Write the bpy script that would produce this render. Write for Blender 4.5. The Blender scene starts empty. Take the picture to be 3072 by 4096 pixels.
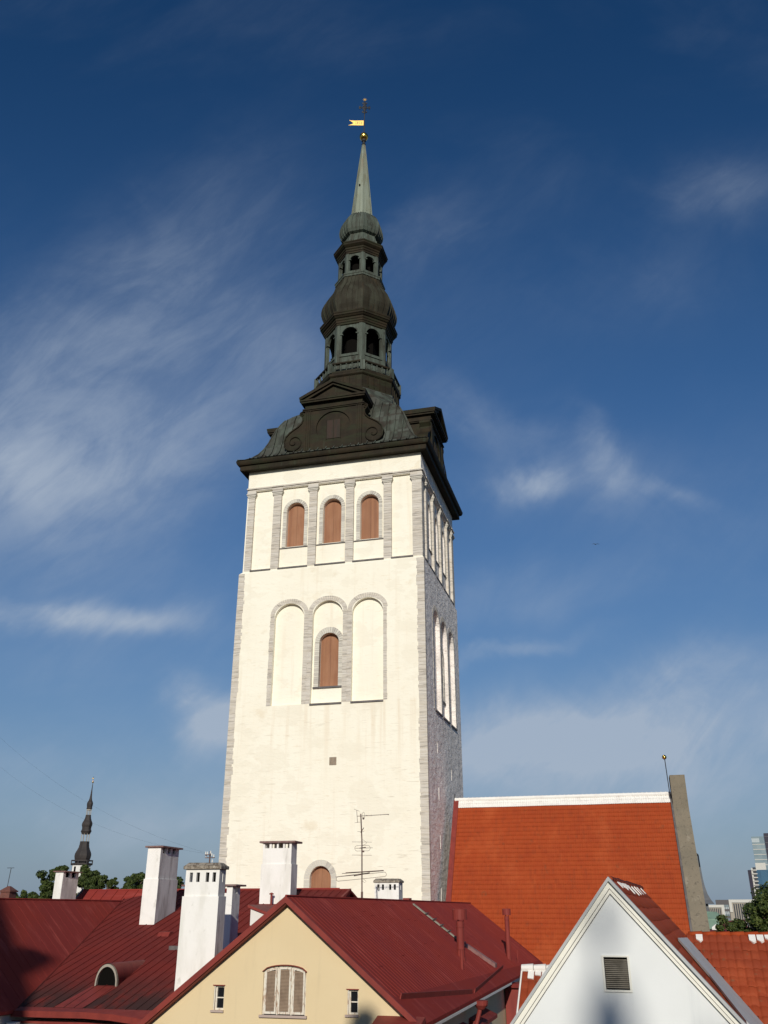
import bpy, bmesh, math, random
from mathutils import Vector, Matrix
from mathutils.geometry import tessellate_polygon
R = math.radians
rnd = random.Random(7)
S = bpy.context.scene
COL = S.collection

# ------------------------------------------------------------------ camera, sky, sun
cam_d = bpy.data.cameras.new("camera"); cam = bpy.data.objects.new("camera", cam_d); COL.objects.link(cam)
cam.location = (0, 0, 22); cam.rotation_euler = (R(90 + 24.14), 0, 0)
cam_d.sensor_fit = 'VERTICAL'; cam_d.sensor_height = 24.0; cam_d.lens = 3552 / 4096 * 24
cam_d.clip_start = 0.1; cam_d.clip_end = 8000
S.camera = cam
SUN_B, SUN_E = 185.0, 20.5
sv = Vector((math.sin(R(SUN_B)) * math.cos(R(SUN_E)), math.cos(R(SUN_B)) * math.cos(R(SUN_E)), math.sin(R(SUN_E))))
sun_d = bpy.data.lights.new("sun", 'SUN'); sun = bpy.data.objects.new("sun", sun_d); COL.objects.link(sun)
sun_d.energy = 3.7; sun_d.angle = R(0.5); sun_d.color = (1.0, 0.945, 0.83)
sun.rotation_euler = sv.to_track_quat('Z', 'Y').to_euler(); sun.location = sv * 300
S.view_settings.view_transform = 'Standard'; S.view_settings.look = 'None'
S.view_settings.exposure = 0; S.view_settings.gamma = 1

W = bpy.data.worlds.new("World"); S.world = W; W.use_nodes = True
wn = W.node_tree; wn.nodes.clear()
def wnode(t, **k):
    n = wn.nodes.new(t)
    for a, b in k.items(): setattr(n, a, b)
    return n
def wl(a, b): wn.links.new(a, b)
def wm(op, a, b=None, c=None):
    n = wnode('ShaderNodeMath', operation=op)
    for i, x in enumerate((a, b, c)):
        if x is None: continue
        if isinstance(x, (int, float)): n.inputs[i].default_value = x
        else: wl(x, n.inputs[i])
    return n.outputs[0]
SKY_STR = 0.075
sky = wnode('ShaderNodeTexSky', sky_type='NISHITA', sun_disc=False)
sky.sun_elevation = R(SUN_E); sky.sun_rotation = R(SUN_B); sky.altitude = 50
sky.air_density = 1.0; sky.dust_density = 0.25; sky.ozone_density = 3.0
hs = wnode('ShaderNodeHueSaturation'); hs.inputs['Saturation'].default_value = 1.25
tint = wnode('ShaderNodeMix', data_type='RGBA', blend_type='MULTIPLY'); tint.inputs[0].default_value = 1; tint.inputs[7].default_value = (.97, .965, 1.07, 1); wl(sky.outputs[0], tint.inputs[6]); wl(tint.outputs[2], hs.inputs['Color'])
tc = wnode('ShaderNodeTexCoord'); sx = wnode('ShaderNodeSeparateXYZ'); wl(tc.outputs['Generated'], sx.inputs[0])
dy = wm('MAXIMUM', sx.outputs[1], 0.05)
X = wm('DIVIDE', sx.outputs[0], dy); Z = wm('DIVIDE', sx.outputs[2], dy)
cx_ = wnode('ShaderNodeCombineXYZ'); wl(X, cx_.inputs[0]); wl(Z, cx_.inputs[1])
def wnoise(scale, rot, sc, detail=7, rough=.6, dist=0.0, off=0):
    mp = wnode('ShaderNodeMapping', vector_type='TEXTURE'); wl(cx_.outputs[0], mp.inputs[0])   # turns first, then stretches
    mp.inputs['Rotation'].default_value = (0, 0, R(rot)); mp.inputs['Scale'].default_value = (1 / sc[0], 1 / sc[1], 1)
    mp.inputs['Location'].default_value = (off, off * .7, off * .3)
    n = wnode('ShaderNodeTexNoise'); n.inputs['Scale'].default_value = scale; n.inputs['Detail'].default_value = detail
    n.inputs['Roughness'].default_value = rough; n.inputs['Distortion'].default_value = dist
    wl(mp.outputs[0], n.inputs['Vector']); return n.outputs[0]
vz = wnode('ShaderNodeMapRange'); vz.interpolation_type = 'SMOOTHSTEP'; vz.inputs[1].default_value = .45; vz.inputs[2].default_value = 1.35; vz.inputs[3].default_value = 1.0; vz.inputs[4].default_value = .80; wl(Z, vz.inputs[0]); wl(vz.outputs[0], hs.inputs['Value'])
n1 = wnoise(4.6, 42, (0.9, 1.6), 9, .60, 1.0, 3.1)      # wisps combed along the wind
n2 = wnoise(2.2, 15, (1, 1.5), 6, .55, .4, 1.3)        # broad patches
n3 = wnoise(17, 46, (.55, 1.7), 7, .64, .9, 5.2)
n4 = wnoise(6.5, 0, (1, 1), 5, .55, .6, 8.4); n5 = wnoise(6.5, 0, (1, 1), 5, .55, .6, 17.9)
tex = wm('ADD', wm('ADD', wm('MULTIPLY', n1, .50), wm('MULTIPLY', n3, .24)), wm('MULTIPLY', n4, .20)); n6 = wnoise(46, 44, (.6, 1.5), 5, .65, .5, 2.2); tex = wm('ADD', tex, wm('MULTIPLY', n6, .06))
def ramp(v, lo, hi):
    n = wnode('ShaderNodeMapRange'); n.interpolation_type = 'SMOOTHSTEP'
    n.inputs[1].default_value = lo; n.inputs[2].default_value = hi; wl(v, n.inputs[0]); return n.outputs[0]
wisp = ramp(tex, .36, .66); patch = ramp(n2, .42, .72)
CLOUDS = [  # tangent of bearing, tangent of height, heading, half length, half width, density
(-0.462,0.584,1.087,0.220,0.125,0.35),(-0.310,0.516,0.942,0.130,0.085,0.24),(-0.438,0.500,-0.387,0.115,0.060,0.36),(-0.28,0.80,1.1,0.20,0.10,0.22),(-0.22,0.60,.9,0.20,0.10,0.16),
(-0.351,0.306,-0.018,0.110,0.014,0.70),(-0.376,0.318,0.227,0.034,0.016,0.46),(-0.235,0.318,0.2,0.05,0.018,.22),(-0.192,0.204,-0.30,0.044,0.022,1.05),(-0.17,0.185,-.3,0.05,0.02,.45),
(-0.205,0.172,-0.5,0.040,0.016,0.22),(0.205,0.484,0.15,0.036,0.020,0.56),(0.275,0.518,-1.3,0.048,0.020,0.46),(0.25,0.49,0,0.13,0.06,.14),
(0.351,0.465,-0.278,0.055,0.014,0.22),(0.139,0.268,0.30,0.085,0.011,0.30),(0.176,0.344,0.25,0.12,0.030,0.18),
(0.375,0.195,0.12,0.17,0.050,0.80),(0.160,0.172,0.05,0.14,0.027,0.68),(0.238,0.130,-0.03,0.22,0.036,0.45),
(0.510,0.970,0.429,0.085,0.055,0.17),(0.40,0.80,.3,.10,.07,.07),(-0.248,0.088,0.06,0.13,0.030,0.30),(0.355,0.254,0.242,0.08,0.030,0.18),
(0.047,0.880,0.900,0.080,0.040,0.12),(0.132,0.584,-0.499,0.09,0.025,0.16),(-0.130,0.684,-0.584,0.09,0.05,0.14),
(-0.390,0.140,-0.05,0.14,0.040,0.22)]
tot = None
wx = wm('ADD', X, wm('MULTIPLY', wm('SUBTRACT', n4, .5), .16)); wz = wm('ADD', Z, wm('MULTIPLY', wm('SUBTRACT', n5, .5), .085))
for cx0, cz0, an, L_, w_, a_ in CLOUDS:
    c_, s_ = math.cos(an), math.sin(an)
    p = wm('SUBTRACT', wx, cx0); q = wm('SUBTRACT', wz, cz0)
    e1 = wm('ADD', wm('MULTIPLY', p, c_ / L_), wm('MULTIPLY', q, s_ / L_))
    e2 = wm('ADD', wm('MULTIPLY', p, -s_ / w_), wm('MULTIPLY', q, c_ / w_))
    r2 = wm('ADD', wm('MULTIPLY', e1, e1), wm('MULTIPLY', e2, e2))
    g = wm('MULTIPLY', wm('POWER', 2.71828, wm('MULTIPLY', r2, -.9)), a_)
    tot = g if tot is None else wm('ADD', tot, g)
fac = wm('MULTIPLY', tot, wm('MULTIPLY_ADD', wisp, .78, .46))
low = ramp(wm('SUBTRACT', .75, Z), .1, .65)
fac = wm('ADD', fac, wm('MULTIPLY', wm('MULTIPLY', wm('MULTIPLY_ADD', wisp, .7, .3), patch), wm('MULTIPLY_ADD', low, .17, .05)))
fac = wm('MULTIPLY', fac, ramp(sx.outputs[1], .05, .2))
fac = wm('MINIMUM', fac, .8)
hz = wnode('ShaderNodeMix', data_type='RGBA'); wl(wm('MULTIPLY', wm('POWER', 2.71828, wm('MULTIPLY', wm('MAXIMUM', Z, 0), -3.3)), .94), hz.inputs[0]); wl(hs.outputs[0], hz.inputs[6])
hz.inputs[7].default_value = (.175 / SKY_STR, .250 / SKY_STR, .345 / SKY_STR, 1)   # thicker air low down
mixc = wnode('ShaderNodeMix', data_type='RGBA'); wl(fac, mixc.inputs[0]); wl(hz.outputs[2], mixc.inputs[6])
CL = (.40, .47, .57)
mixc.inputs[7].default_value = (CL[0] / SKY_STR, CL[1] / SKY_STR, CL[2] / SKY_STR, 1)
bg = wnode('ShaderNodeBackground'); wl(mixc.outputs[2], bg.inputs[0]); bg.inputs[1].default_value = SKY_STR
wo = wnode('ShaderNodeOutputWorld'); wl(bg.outputs[0], wo.inputs[0])

# ------------------------------------------------------------------ mesh helpers
class MB:
    def __init__(s, xf=None): s.v = []; s.f = []; s.xf = xf or (lambda x, y, z: (x, y, z))
    def p(s, x, y, z): s.v.append(s.xf(x, y, z)); return len(s.v) - 1
    def poly(s, pts): s.f.append([s.p(*q) for q in pts])
    def box(s, x0, x1, y0, y1, z0, z1):
        i = [s.p(x, y, z) for z in (z0, z1) for x, y in ((x0, y0), (x1, y0), (x1, y1), (x0, y1))]
        for a in ((0, 3, 2, 1), (4, 5, 6, 7), (0, 1, 5, 4), (1, 2, 6, 5), (2, 3, 7, 6), (3, 0, 4, 7)): s.f.append([i[k] for k in a])
    def hexa(s, pts):     # 4 bottom + 4 top
        i = [s.p(*q) for q in pts]
        for a in ((0, 3, 2, 1), (4, 5, 6, 7), (0, 1, 5, 4), (1, 2, 6, 5), (2, 3, 7, 6), (3, 0, 4, 7)): s.f.append([i[k] for k in a])
    def prism(s, pts, d):   # polygon of 3D points swept along d
        n = len(pts); a = [s.p(*q) for q in pts]; b = [s.p(q[0] + d[0], q[1] + d[1], q[2] + d[2]) for q in pts]
        tri = tessellate_polygon([[Vector(q) for q in pts]])
        for t in tri: s.f.append([a[k] for k in t]); s.f.append([b[k] for k in reversed(t)])
        for k in range(n): s.f.append([a[k], a[(k + 1) % n], b[(k + 1) % n], b[k]])
    def holed(s, outer, holes, mapf):  # flat wall in (a, z) with openings
        loops = [[Vector((a, z, 0)) for a, z in L] for L in [outer] + holes]
        flat = [q for L in [outer] + holes for q in L]
        idx = [s.p(*mapf(a, z)) for a, z in flat]
        for t in tessellate_polygon(loops): s.f.append([idx[k] for k in t])
    def strip(s, loop, m0, m1):   # reveal between two maps of one closed loop
        n = len(loop); a = [s.p(*m0(*q)) for q in loop]; b = [s.p(*m1(*q)) for q in loop]
        for k in range(n): s.f.append([a[k], a[(k + 1) % n], b[(k + 1) % n], b[k]])
    def tube(s, pts, r, n=6, cap=True):
        pts = [Vector(q) for q in pts]; rings = []
        rr = r if isinstance(r, (list, tuple)) else [r] * len(pts)
        up = None
        for k, q in enumerate(pts):
            t = (pts[min(k + 1, len(pts) - 1)] - pts[max(k - 1, 0)])
            if t.length < 1e-9: t = Vector((0, 0, 1))
            t.normalize()
            if up is None or abs(up.dot(t)) > .98: up = Vector((0, 0, 1)) if abs(t.z) < .9 else Vector((1, 0, 0))
            a = t.cross(up).normalized(); b = a.cross(t).normalized(); up = b
            rings.append([s.p(*(q + (a * math.cos(2 * math.pi * j / n) + b * math.sin(2 * math.pi * j / n)) * rr[k])) for j in range(n)])
        for k in range(len(rings) - 1):
            for j in range(n): s.f.append([rings[k][j], rings[k][(j + 1) % n], rings[k + 1][(j + 1) % n], rings[k + 1][j]])
        if cap: s.f.append(rings[0][::-1]); s.f.append(rings[-1])
    def lathe(s, prof, n=8, cx=0, cy=0, ph=22.5, capb=False, capt=False, close=False):
        rings = []
        for r, z in prof:
            rings.append([s.p(cx + r * math.cos(R(ph + 360 * k / n)), cy + r * math.sin(R(ph + 360 * k / n)), z) for k in range(n)])
        m = len(rings)
        for k in range(m if close else m - 1):
            A, B = rings[k], rings[(k + 1) % m]
            for j in range(n): s.f.append([A[j], A[(j + 1) % n], B[(j + 1) % n], B[j]])
        if capb: s.f.append(rings[0][::-1])
        if capt: s.f.append(rings[-1])
    def rib(s, pts, side, nrm, w, h):   # raised standing seam along pts
        A = []
        for k, q in enumerate(pts):
            q = Vector(q); sd = Vector(side) * (w / 2); nn = Vector(nrm[k] if isinstance(nrm, list) else nrm) * h
            A.append([s.p(*(q - sd)), s.p(*(q - sd + nn)), s.p(*(q + sd + nn)), s.p(*(q + sd))])
        for k in range(len(A) - 1):
            for j in range(3): s.f.append([A[k][j], A[k][j + 1], A[k + 1][j + 1], A[k + 1][j]])
        s.f.append(A[0]); s.f.append(A[-1][::-1])
    def ball(s, c, r, n=24, m=14):
        rings = []
        for i in range(1, m):
            th = math.pi * i / m
            rings.append([s.p(c[0] + r * math.sin(th) * math.cos(2 * math.pi * j / n), c[1] + r * math.sin(th) * math.sin(2 * math.pi * j / n), c[2] + r * math.cos(th)) for j in range(n)])
        t = s.p(c[0], c[1], c[2] + r); b = s.p(c[0], c[1], c[2] - r)
        for j in range(n): s.f.append([t, rings[0][j], rings[0][(j + 1) % n]]); s.f.append([b, rings[-1][(j + 1) % n], rings[-1][j]])
        for i in range(len(rings) - 1):
            for j in range(n): s.f.append([rings[i][j], rings[i + 1][j], rings[i + 1][(j + 1) % n], rings[i][(j + 1) % n]])
    def build(s, name, mat, parent=None, smooth=False, bevel=0, fix=True):
        me = bpy.data.meshes.new(name); me.from_pydata(s.v, [], s.f); me.validate()
        if fix:
            bm = bmesh.new(); bm.from_mesh(me); bmesh.ops.recalc_face_normals(bm, faces=bm.faces); bm.to_mesh(me); bm.free()
        if smooth:
            for p_ in me.polygons: p_.use_smooth = True
        o = bpy.data.objects.new(name, me); COL.objects.link(o); me.materials.append(mat)
        if parent: o.parent = parent
        if bevel:
            b = o.modifiers.new('bevel', 'BEVEL'); b.width = bevel; b.segments = 2; b.limit_method = 'ANGLE'
        return o
def thing(name, label, cat, loc=(0, 0, 0), yaw=0, group=None):
    o = bpy.data.objects.new(name, None); COL.objects.link(o); o.location = loc; o.rotation_euler = (0, 0, -R(yaw))
    o.empty_display_size = .5
    return tag(o, label, cat, group)
def tag(o, label, cat, group=None):
    o['label'] = label; o['category'] = cat
    if group: o['group'] = group
    return o
def struct(o): o['kind'] = 'structure'; return o
def arch(cx, w, z0, zs, za, n=14):
    P = [(cx + w / 2, z0)]
    for k in range(n + 1):
        t = math.pi * k / n; P.append((cx + w / 2 * math.cos(t), zs + (za - zs) * math.sin(t)))
    return P + [(cx - w / 2, z0)]
def rect(a0, a1, z0, z1): return [(a0, z0), (a1, z0), (a1, z1), (a0, z1)]

# ------------------------------------------------------------------ materials
def mat(name, base, rough=.8, layers=(), bump=(), metal=0.0, spec=.5, cell=None):
    m = bpy.data.materials.new(name); m.use_nodes = True; nt = m.node_tree; nd = nt.nodes; lk = nt.links.new
    b = nd['Principled BSDF']; b.inputs['Roughness'].default_value = rough; b.inputs['Metallic'].default_value = metal
    b.inputs['Specular IOR Level'].default_value = spec
    tcn = nd.new('ShaderNodeTexCoord'); V = tcn.outputs['Object']
    def mapped(sc, rot=(0, 0, 0), off=0):
        mp = nd.new('ShaderNodeMapping'); mp.inputs['Scale'].default_value = sc; mp.inputs['Rotation'].default_value = rot
        mp.inputs['Location'].default_value = (off, off * 1.7, off * .6); lk(V, mp.inputs[0]); return mp.outputs[0]
    def nz(sc, detail=5, rough=.55, off=0, rot=(0, 0, 0), dist=0):
        n = nd.new('ShaderNodeTexNoise'); n.inputs['Scale'].default_value = 1; n.inputs['Detail'].default_value = detail
        n.inputs['Roughness'].default_value = rough; n.inputs['Distortion'].default_value = dist
        lk(mapped(sc, rot, off), n.inputs['Vector']); return n.outputs[0]
    col = None
    rgb = nd.new('ShaderNodeRGB'); rgb.outputs[0].default_value = (*base, 1); col = rgb.outputs[0]
    def mul(a, c):
        n = nd.new('ShaderNodeMath'); n.operation = 'MULTIPLY'; lk(a, n.inputs[0])
        if isinstance(c, (int, float)): n.inputs[1].default_value = c
        else: lk(c, n.inputs[1])
        return n.outputs[0]
    def mr(v, lo, hi):
        n = nd.new('ShaderNodeMapRange'); n.interpolation_type = 'SMOOTHSTEP'; n.inputs[1].default_value = lo; n.inputs[2].default_value = hi
        if lo > hi: n.inputs[1].default_value = hi; n.inputs[2].default_value = lo; n.inputs[3].default_value = 1; n.inputs[4].default_value = 0
        lk(v, n.inputs[0]); return n.outputs[0]
    for i, L in enumerate(layers):
        if L.get('cell'):
            mp = mapped(L['scale'], L.get('rot', (0, 0, 0))); fl = nd.new('ShaderNodeVectorMath'); fl.operation = 'FLOOR'; lk(mp, fl.inputs[0])
            wnz = nd.new('ShaderNodeTexWhiteNoise'); lk(fl.outputs[0], wnz.inputs['Vector']); f = wnz.outputs['Value']
        elif L.get('island'):
            gi = nd.new('ShaderNodeNewGeometry'); f = gi.outputs['Random Per Island']
        else:
            f = nz(L['scale'], L.get('detail', 5), L.get('rough', .58), L.get('off', i * 3.7), L.get('rot', (0, 0, 0)), L.get('dist', 0))
        f = mr(f, L.get('lo', .4), L.get('hi', .65))
        for (ax, a, c) in L.get('grad', ()):
            sp = nd.new('ShaderNodeSeparateXYZ'); lk(V, sp.inputs[0]); f = mul(f, mr(sp.outputs[ax], a, c))
        f = mul(f, L.get('fac', 1.0))
        mx = nd.new('ShaderNodeMix'); mx.data_type = 'RGBA'; lk(f, mx.inputs[0]); lk(col, mx.inputs[6]); mx.inputs[7].default_value = (*L['color'], 1); col = mx.outputs[2]
    lk(col, b.inputs['Base Color'])
    prev = None
    for i, (sc, st, dist) in enumerate(bump):
        bp = nd.new('ShaderNodeBump'); bp.inputs['Strength'].default_value = st; bp.inputs['Distance'].default_value = dist
        lk(nz(sc, 6, .6, 11 + i), bp.inputs['Height'])
        if prev: lk(prev, bp.inputs['Normal'])
        prev = bp.outputs[0]
    if prev: lk(prev, b.inputs['Normal'])
    return m
M = {}
M['plaster'] = mat('lime_plaster', (.85, .81, .69), .9,
    [dict(scale=(.25, .25, .2), color=(.82, .765, .635), lo=.42, hi=.66, fac=.7), dict(scale=(1.5, 1.5, 6), color=(.74, .65, .50), lo=.58, hi=.74, fac=.55),
     dict(scale=(2.2, 2.2, .10), color=(.70, .59, .44), lo=.54, hi=.74, fac=.28, detail=4), dict(scale=(.8, .8, 9), color=(.55, .48, .38), lo=.60, hi=.72, fac=.55, off=21, grad=((2, 46, 30),)),
     dict(scale=(1.6, 1.6, .07), color=(.66, .53, .37), lo=.5, hi=.7, fac=.38, detail=4, off=33, grad=((2, 29, 36), (2, 36.7, 36.3))), dict(scale=(.35, .35, .5), color=(.78, .725, .60), lo=.53, hi=.57, fac=.55, off=14),
     dict(scale=(.5, .5, .6), color=(.70, .60, .44), lo=.62, hi=.75, fac=.5, off=9)],
    [((.7, .7, 1.6), .35, .12), ((4, 4, 9), .35, .03)])
M['render_wash'] = mat('rough_whitewash', (0.877, 0.814, 0.764), .92,
    [dict(scale=(.9, .9, .5), color=(0.651, 0.595, 0.557), lo=.42, hi=.66, fac=.8), dict(scale=(3, 3, 5), color=(0.900, 0.852, 0.777), lo=.5, hi=.7, fac=.6), dict(scale=(2, 2, .15), color=(0.426, 0.376, 0.351), lo=.58, hi=.75, fac=.5)],
    [((1.2, 1.2, 2.2), .9, .30), ((5, 5, 9), .8, .07)])
M['limestone'] = mat('grey_limestone', (0.5336, 0.4788, 0.4032), .9,
    [dict(scale=(.5, .5, 7), color=(0.6148, 0.5700, 0.5096), lo=.42, hi=.6, fac=.8), dict(scale=(.9, .9, 15), color=(0.2784, 0.2508, 0.2184), lo=.50, hi=.64, fac=.85), dict(island=1, scale=(1, 1, 1), color=(0.6380, 0.5985, 0.5376), lo=.2, hi=1, fac=.5),
     dict(scale=(.9, .9, .9), color=(0.4640, 0.3648, 0.2464), lo=.66, hi=.78, fac=.6)],
    [((2, 2, 16), .5, .03)])
M['limestone_pale'] = mat('pale_limestone', (.60, .57, .50), .9,
    [dict(island=1, scale=(1, 1, 1), color=(.44, .41, .37), lo=.3, hi=1, fac=.8), dict(scale=(3, 3, 9), color=(.35, .31, .27), lo=.6, hi=.72, fac=.5)], [((3, 3, 12), .5, .03)])
M['slate'] = mat('dark_slate_sheet', (.09, .08, .08), .6, [dict(scale=(2, 2, 2), color=(.16, .14, .13), fac=.7)])
M['wood_shutter'] = mat('brown_painted_boards', (.29, .13, .062), .75,
    [dict(scale=(9, 9, .4), color=(.24, .10, .05), lo=.45, hi=.62, fac=.7), dict(scale=(1.1, 1.1, .5), color=(.36, .18, .10), fac=.5), dict(scale=(4.4, .01, .01), cell=1, color=(.21, .09, .045), lo=.3, hi=1, fac=.6)], [((14, 14, .8), .25, .01)])
M['copper_dark'] = mat('old_dark_copper', (0.0181, 0.0138, 0.0082), .72, [dict(scale=(.9, .9, .5), color=(0.0302, 0.0218, 0.0118), lo=.40, hi=.62, fac=.9), dict(scale=(.5, .5, 1.8), color=(0.0225, 0.0250, 0.0121), lo=.45, hi=.65, fac=.8),
     dict(scale=(2.4, 2.4, .35), color=(0.0395, 0.0499, 0.0325), lo=.60, hi=.76, fac=.6), dict(scale=(1.3, 1.3, 9), color=(0.0121, 0.0090, 0.0057), lo=.56, hi=.68, fac=.6),
     dict(scale=(.6, .6, .4), color=(0.0456, 0.0218, 0.0101), lo=.64, hi=.76, fac=.55)], [((3, 3, 3), .15, .02)], spec=.16)
M['copper_roof'] = mat('weathered_copper_sheet', (0.0381, 0.0402, 0.0327), .72, [dict(scale=(1.3, 1.3, .35), color=(0.0669, 0.0819, 0.0655), lo=.42, hi=.62, fac=.95), dict(scale=(.9, .9, .7), color=(0.0288, 0.0214, 0.0161), lo=.5, hi=.66, fac=.85),
     dict(scale=(1.351, 1.351, .8), cell=1, color=(0.0858, 0.0963, 0.0842), lo=.25, hi=1, fac=.7), dict(scale=(1.351, 1.351, .55), cell=1, color=(0.0368, 0.0294, 0.0241), lo=.55, hi=1, fac=.7), dict(scale=(2.5, 2.5, .3), color=(0.0892, 0.1118, 0.0899), lo=.62, hi=.76, fac=.6)], [((2.5, 2.5, 2.5), .15, .02)], spec=.16)
M['copper_bulb'] = mat('brown_copper_bulb', (0.0265, 0.0231, 0.0154), .72, [dict(scale=(1.2, 1.2, .3), color=(0.0456, 0.0462, 0.0320), lo=.42, hi=.64, fac=.9), dict(scale=(2, 2, .4), color=(0.0515, 0.0357, 0.0205), lo=.55, hi=.7, fac=.7), dict(scale=(3, 3, .4), color=(0.0736, 0.0894, 0.0640), lo=.64, hi=.78, fac=.5)], [((2.5, 2.5, 2.5), .15, .02)], spec=.16)
M['copper_green'] = mat('verdigris_copper', (0.0722, 0.0878, 0.0722), .72, [dict(scale=(2, 2, .5), color=(0.0483, 0.0508, 0.0402), lo=.44, hi=.62, fac=.9), dict(scale=(3, 3, .4), color=(0.1141, 0.1405, 0.1186), lo=.54, hi=.72, fac=.8), dict(scale=(1.4, 1.4, .7), color=(0.0263, 0.0220, 0.0175), lo=.56, hi=.68, fac=.75)], [((5, 5, 3), .15, .01)], spec=.16)
M['copper_spire'] = mat('pale_verdigris', (0.208, 0.234, 0.183), .6,
    [dict(scale=(1, 1, .4), color=(0.162, 0.162, 0.111), lo=.42, hi=.64, fac=.8), dict(scale=(3, 3, .25), color=(0.255, 0.289, 0.238), lo=.5, hi=.7, fac=.7), dict(scale=(1.2, 1.2, .25), color=(0.178, 0.111, 0.060), lo=.45, hi=.6, fac=.75, grad=((2, 95.5, 100),))], [((4, 4, 2), .1, .01)], spec=.35)
M['dark_inside'] = mat('opening_shade_black', (.006, .0055, .005), 1.0, spec=.02)  # near-black colour standing in for the shade inside openings
M['gold'] = mat('gilded_copper', (.95, .58, .13), .22, [dict(scale=(3, 3, 3), color=(.75, .42, .08), fac=.6)], metal=1.0)
M['gold_flag'] = mat('gilded_sheet', (.95, .62, .16), .55, metal=.45)
M['iron'] = mat('black_wrought_iron', (.02, .02, .022), .6)
M['red_metal'] = mat('red_painted_sheet', (0.2603, 0.0394, 0.0305), .8,
    [dict(scale=(.35, .35, .35), color=(0.2349, 0.0381, 0.0343), lo=.4, hi=.62, fac=.9), dict(scale=(.25, 2.5, 1.2), color=(0.3493, 0.0737, 0.0610), lo=.52, hi=.7, fac=.6), dict(scale=(5, 5, 5), color=(0.3810, 0.1270, 0.1080), lo=.68, hi=.78, fac=.45)],
    [((1.2, 1.2, 1.2), .12, .02)], spec=.04)
M['red_stained'] = mat('red_painted_sheet_grimy', (0.1955, 0.0322, 0.0264), .8,
    [dict(scale=(.35, .35, .35), color=(0.1610, 0.0299, 0.0264), lo=.4, hi=.62, fac=.9), dict(scale=(1.8, .35, 1.2), color=(0.2300, 0.0483, 0.0403), lo=.52, hi=.7, fac=.5),
     dict(scale=(.75, .32, .3), color=(0.0460, 0.0310, 0.0299), lo=.34, hi=.54, fac=.88, detail=6, rough=.7, grad=((1, 6.2, 3.2),)), dict(scale=(6, 6, 6), color=(0.3450, 0.1380, 0.1150), lo=.68, hi=.78, fac=.4)],
    [((1.2, 1.2, 1.2), .12, .02)], spec=.04)
M['red_paint'] = mat('red_painted_iron', (.23, .040, .031), .6, [dict(scale=(3, 3, 1), color=(.17, .03, .025), fac=.7)], spec=.2)
M['yellow'] = mat('yellow_render', (0.6780, 0.5462, 0.3393), .9, [dict(scale=(.5, .5, .5), color=(0.6441, 0.5117, 0.3100), fac=.6), dict(scale=(3, 3, .4), color=(0.5876, 0.4715, 0.2925), lo=.54, hi=.75, fac=.6)], [((18, 18, 18), .12, .01)])
M['white_render'] = mat('white_render', (0.7401, 0.7571, 0.7571), .9, [dict(scale=(.5, .5, .4), color=(0.6893, 0.7062, 0.7062), fac=.6), dict(scale=(3, 3, .3), color=(0.5876, 0.6102, 0.6215), lo=.55, hi=.76, fac=.5)], [((15, 15, 15), .12, .01)])
M['white_chimney'] = mat('limewashed_chimney', (0.8140, 0.7920, 0.7590), .92,
    [dict(scale=(1.6, 1.6, .45), color=(0.6600, 0.6380, 0.5830), lo=.46, hi=.68, fac=.65), dict(scale=(4, 4, 2.5), color=(0.5280, 0.5060, 0.4510), lo=.60, hi=.73, fac=.55), dict(scale=(2.5, 2.5, .3), color=(0.4180, 0.3960, 0.3630), lo=.64, hi=.76, fac=.5)], [((7, 7, 7), .3, .02)])
M['stained_shaded_chimney'] = mat('stained_shaded_limewash', (.66, .64, .61), .92,
    [dict(scale=(1.3, 1.3, .5), color=(.44, .42, .40), lo=.40, hi=.62, fac=.8), dict(scale=(3.5, 3.5, .6), color=(.30, .27, .25), lo=.52, hi=.70, fac=.7), dict(scale=(9, 9, 7), color=(.22, .20, .18), lo=.62, hi=.72, fac=.6)], [((7, 7, 7), .35, .02)])  # darker limewash copy: streaky stains plus side shade put into the colour
M['chimney_cap'] = mat('weathered_cap', (.30, .26, .21), .95,
    [dict(scale=(9, 9, 9), color=(.10, .075, .055), lo=.42, hi=.6, fac=.85), dict(scale=(16, 16, 16), color=(.55, .50, .42), lo=.62, hi=.7, fac=.7)], [((14, 14, 14), .6, .03)])
M['cap_lead'] = mat('brown_metal_cap', (.17, .085, .075), .6, [dict(scale=(5, 5, 5), color=(.25, .18, .16), fac=.6)])
M['clay'] = mat('orange_pantiles', (0.3207, 0.0517, 0.0133), .75,
    [dict(scale=(.25, .25, .2), color=(0.2851, 0.0442, 0.0124), fac=.8), dict(scale=(6.25, 1.2, 3.0), cell=1, color=(0.3564, 0.0667, 0.0166), lo=.1, hi=1, fac=.4), dict(scale=(1.1, 1.1, .3), color=(0.2583, 0.0400, 0.0124), lo=.55, hi=.75, fac=.6), dict(scale=(6.25, 1.2, 3.0), cell=1, color=(0.2134, 0.0372, 0.0142), lo=.84, hi=.95, fac=.35), dict(scale=(2.2, 2.2, 1.2), color=(0.1649, 0.0558, 0.0238), lo=.62, hi=.74, fac=.55), dict(scale=(.4, .4, .12), color=(0.4268, 0.0930, 0.0285), lo=.5, hi=.7, fac=.45)], spec=.15)
M['clay_red'] = mat('red_glazed_pantiles', (.25, .045, .017), .7,
    [dict(scale=(4.7, 3, 3.5), cell=1, color=(.33, .07, .028), lo=.1, hi=1, fac=.6), dict(scale=(.6, .6, .6), color=(.20, .038, .018), fac=.8), dict(scale=(5, 5, 5), color=(.15, .09, .05), lo=.62, hi=.74, fac=.6)], spec=.08)
M['mortar'] = mat('white_limed_ridge', (.80, .78, .74), .85, [dict(scale=(1.5, 1.5, 2), color=(.70, .66, .62), lo=.45, hi=.65, fac=.6), dict(scale=(6, 6, 6), color=(.55, .40, .32), lo=.66, hi=.76, fac=.6)])
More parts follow.
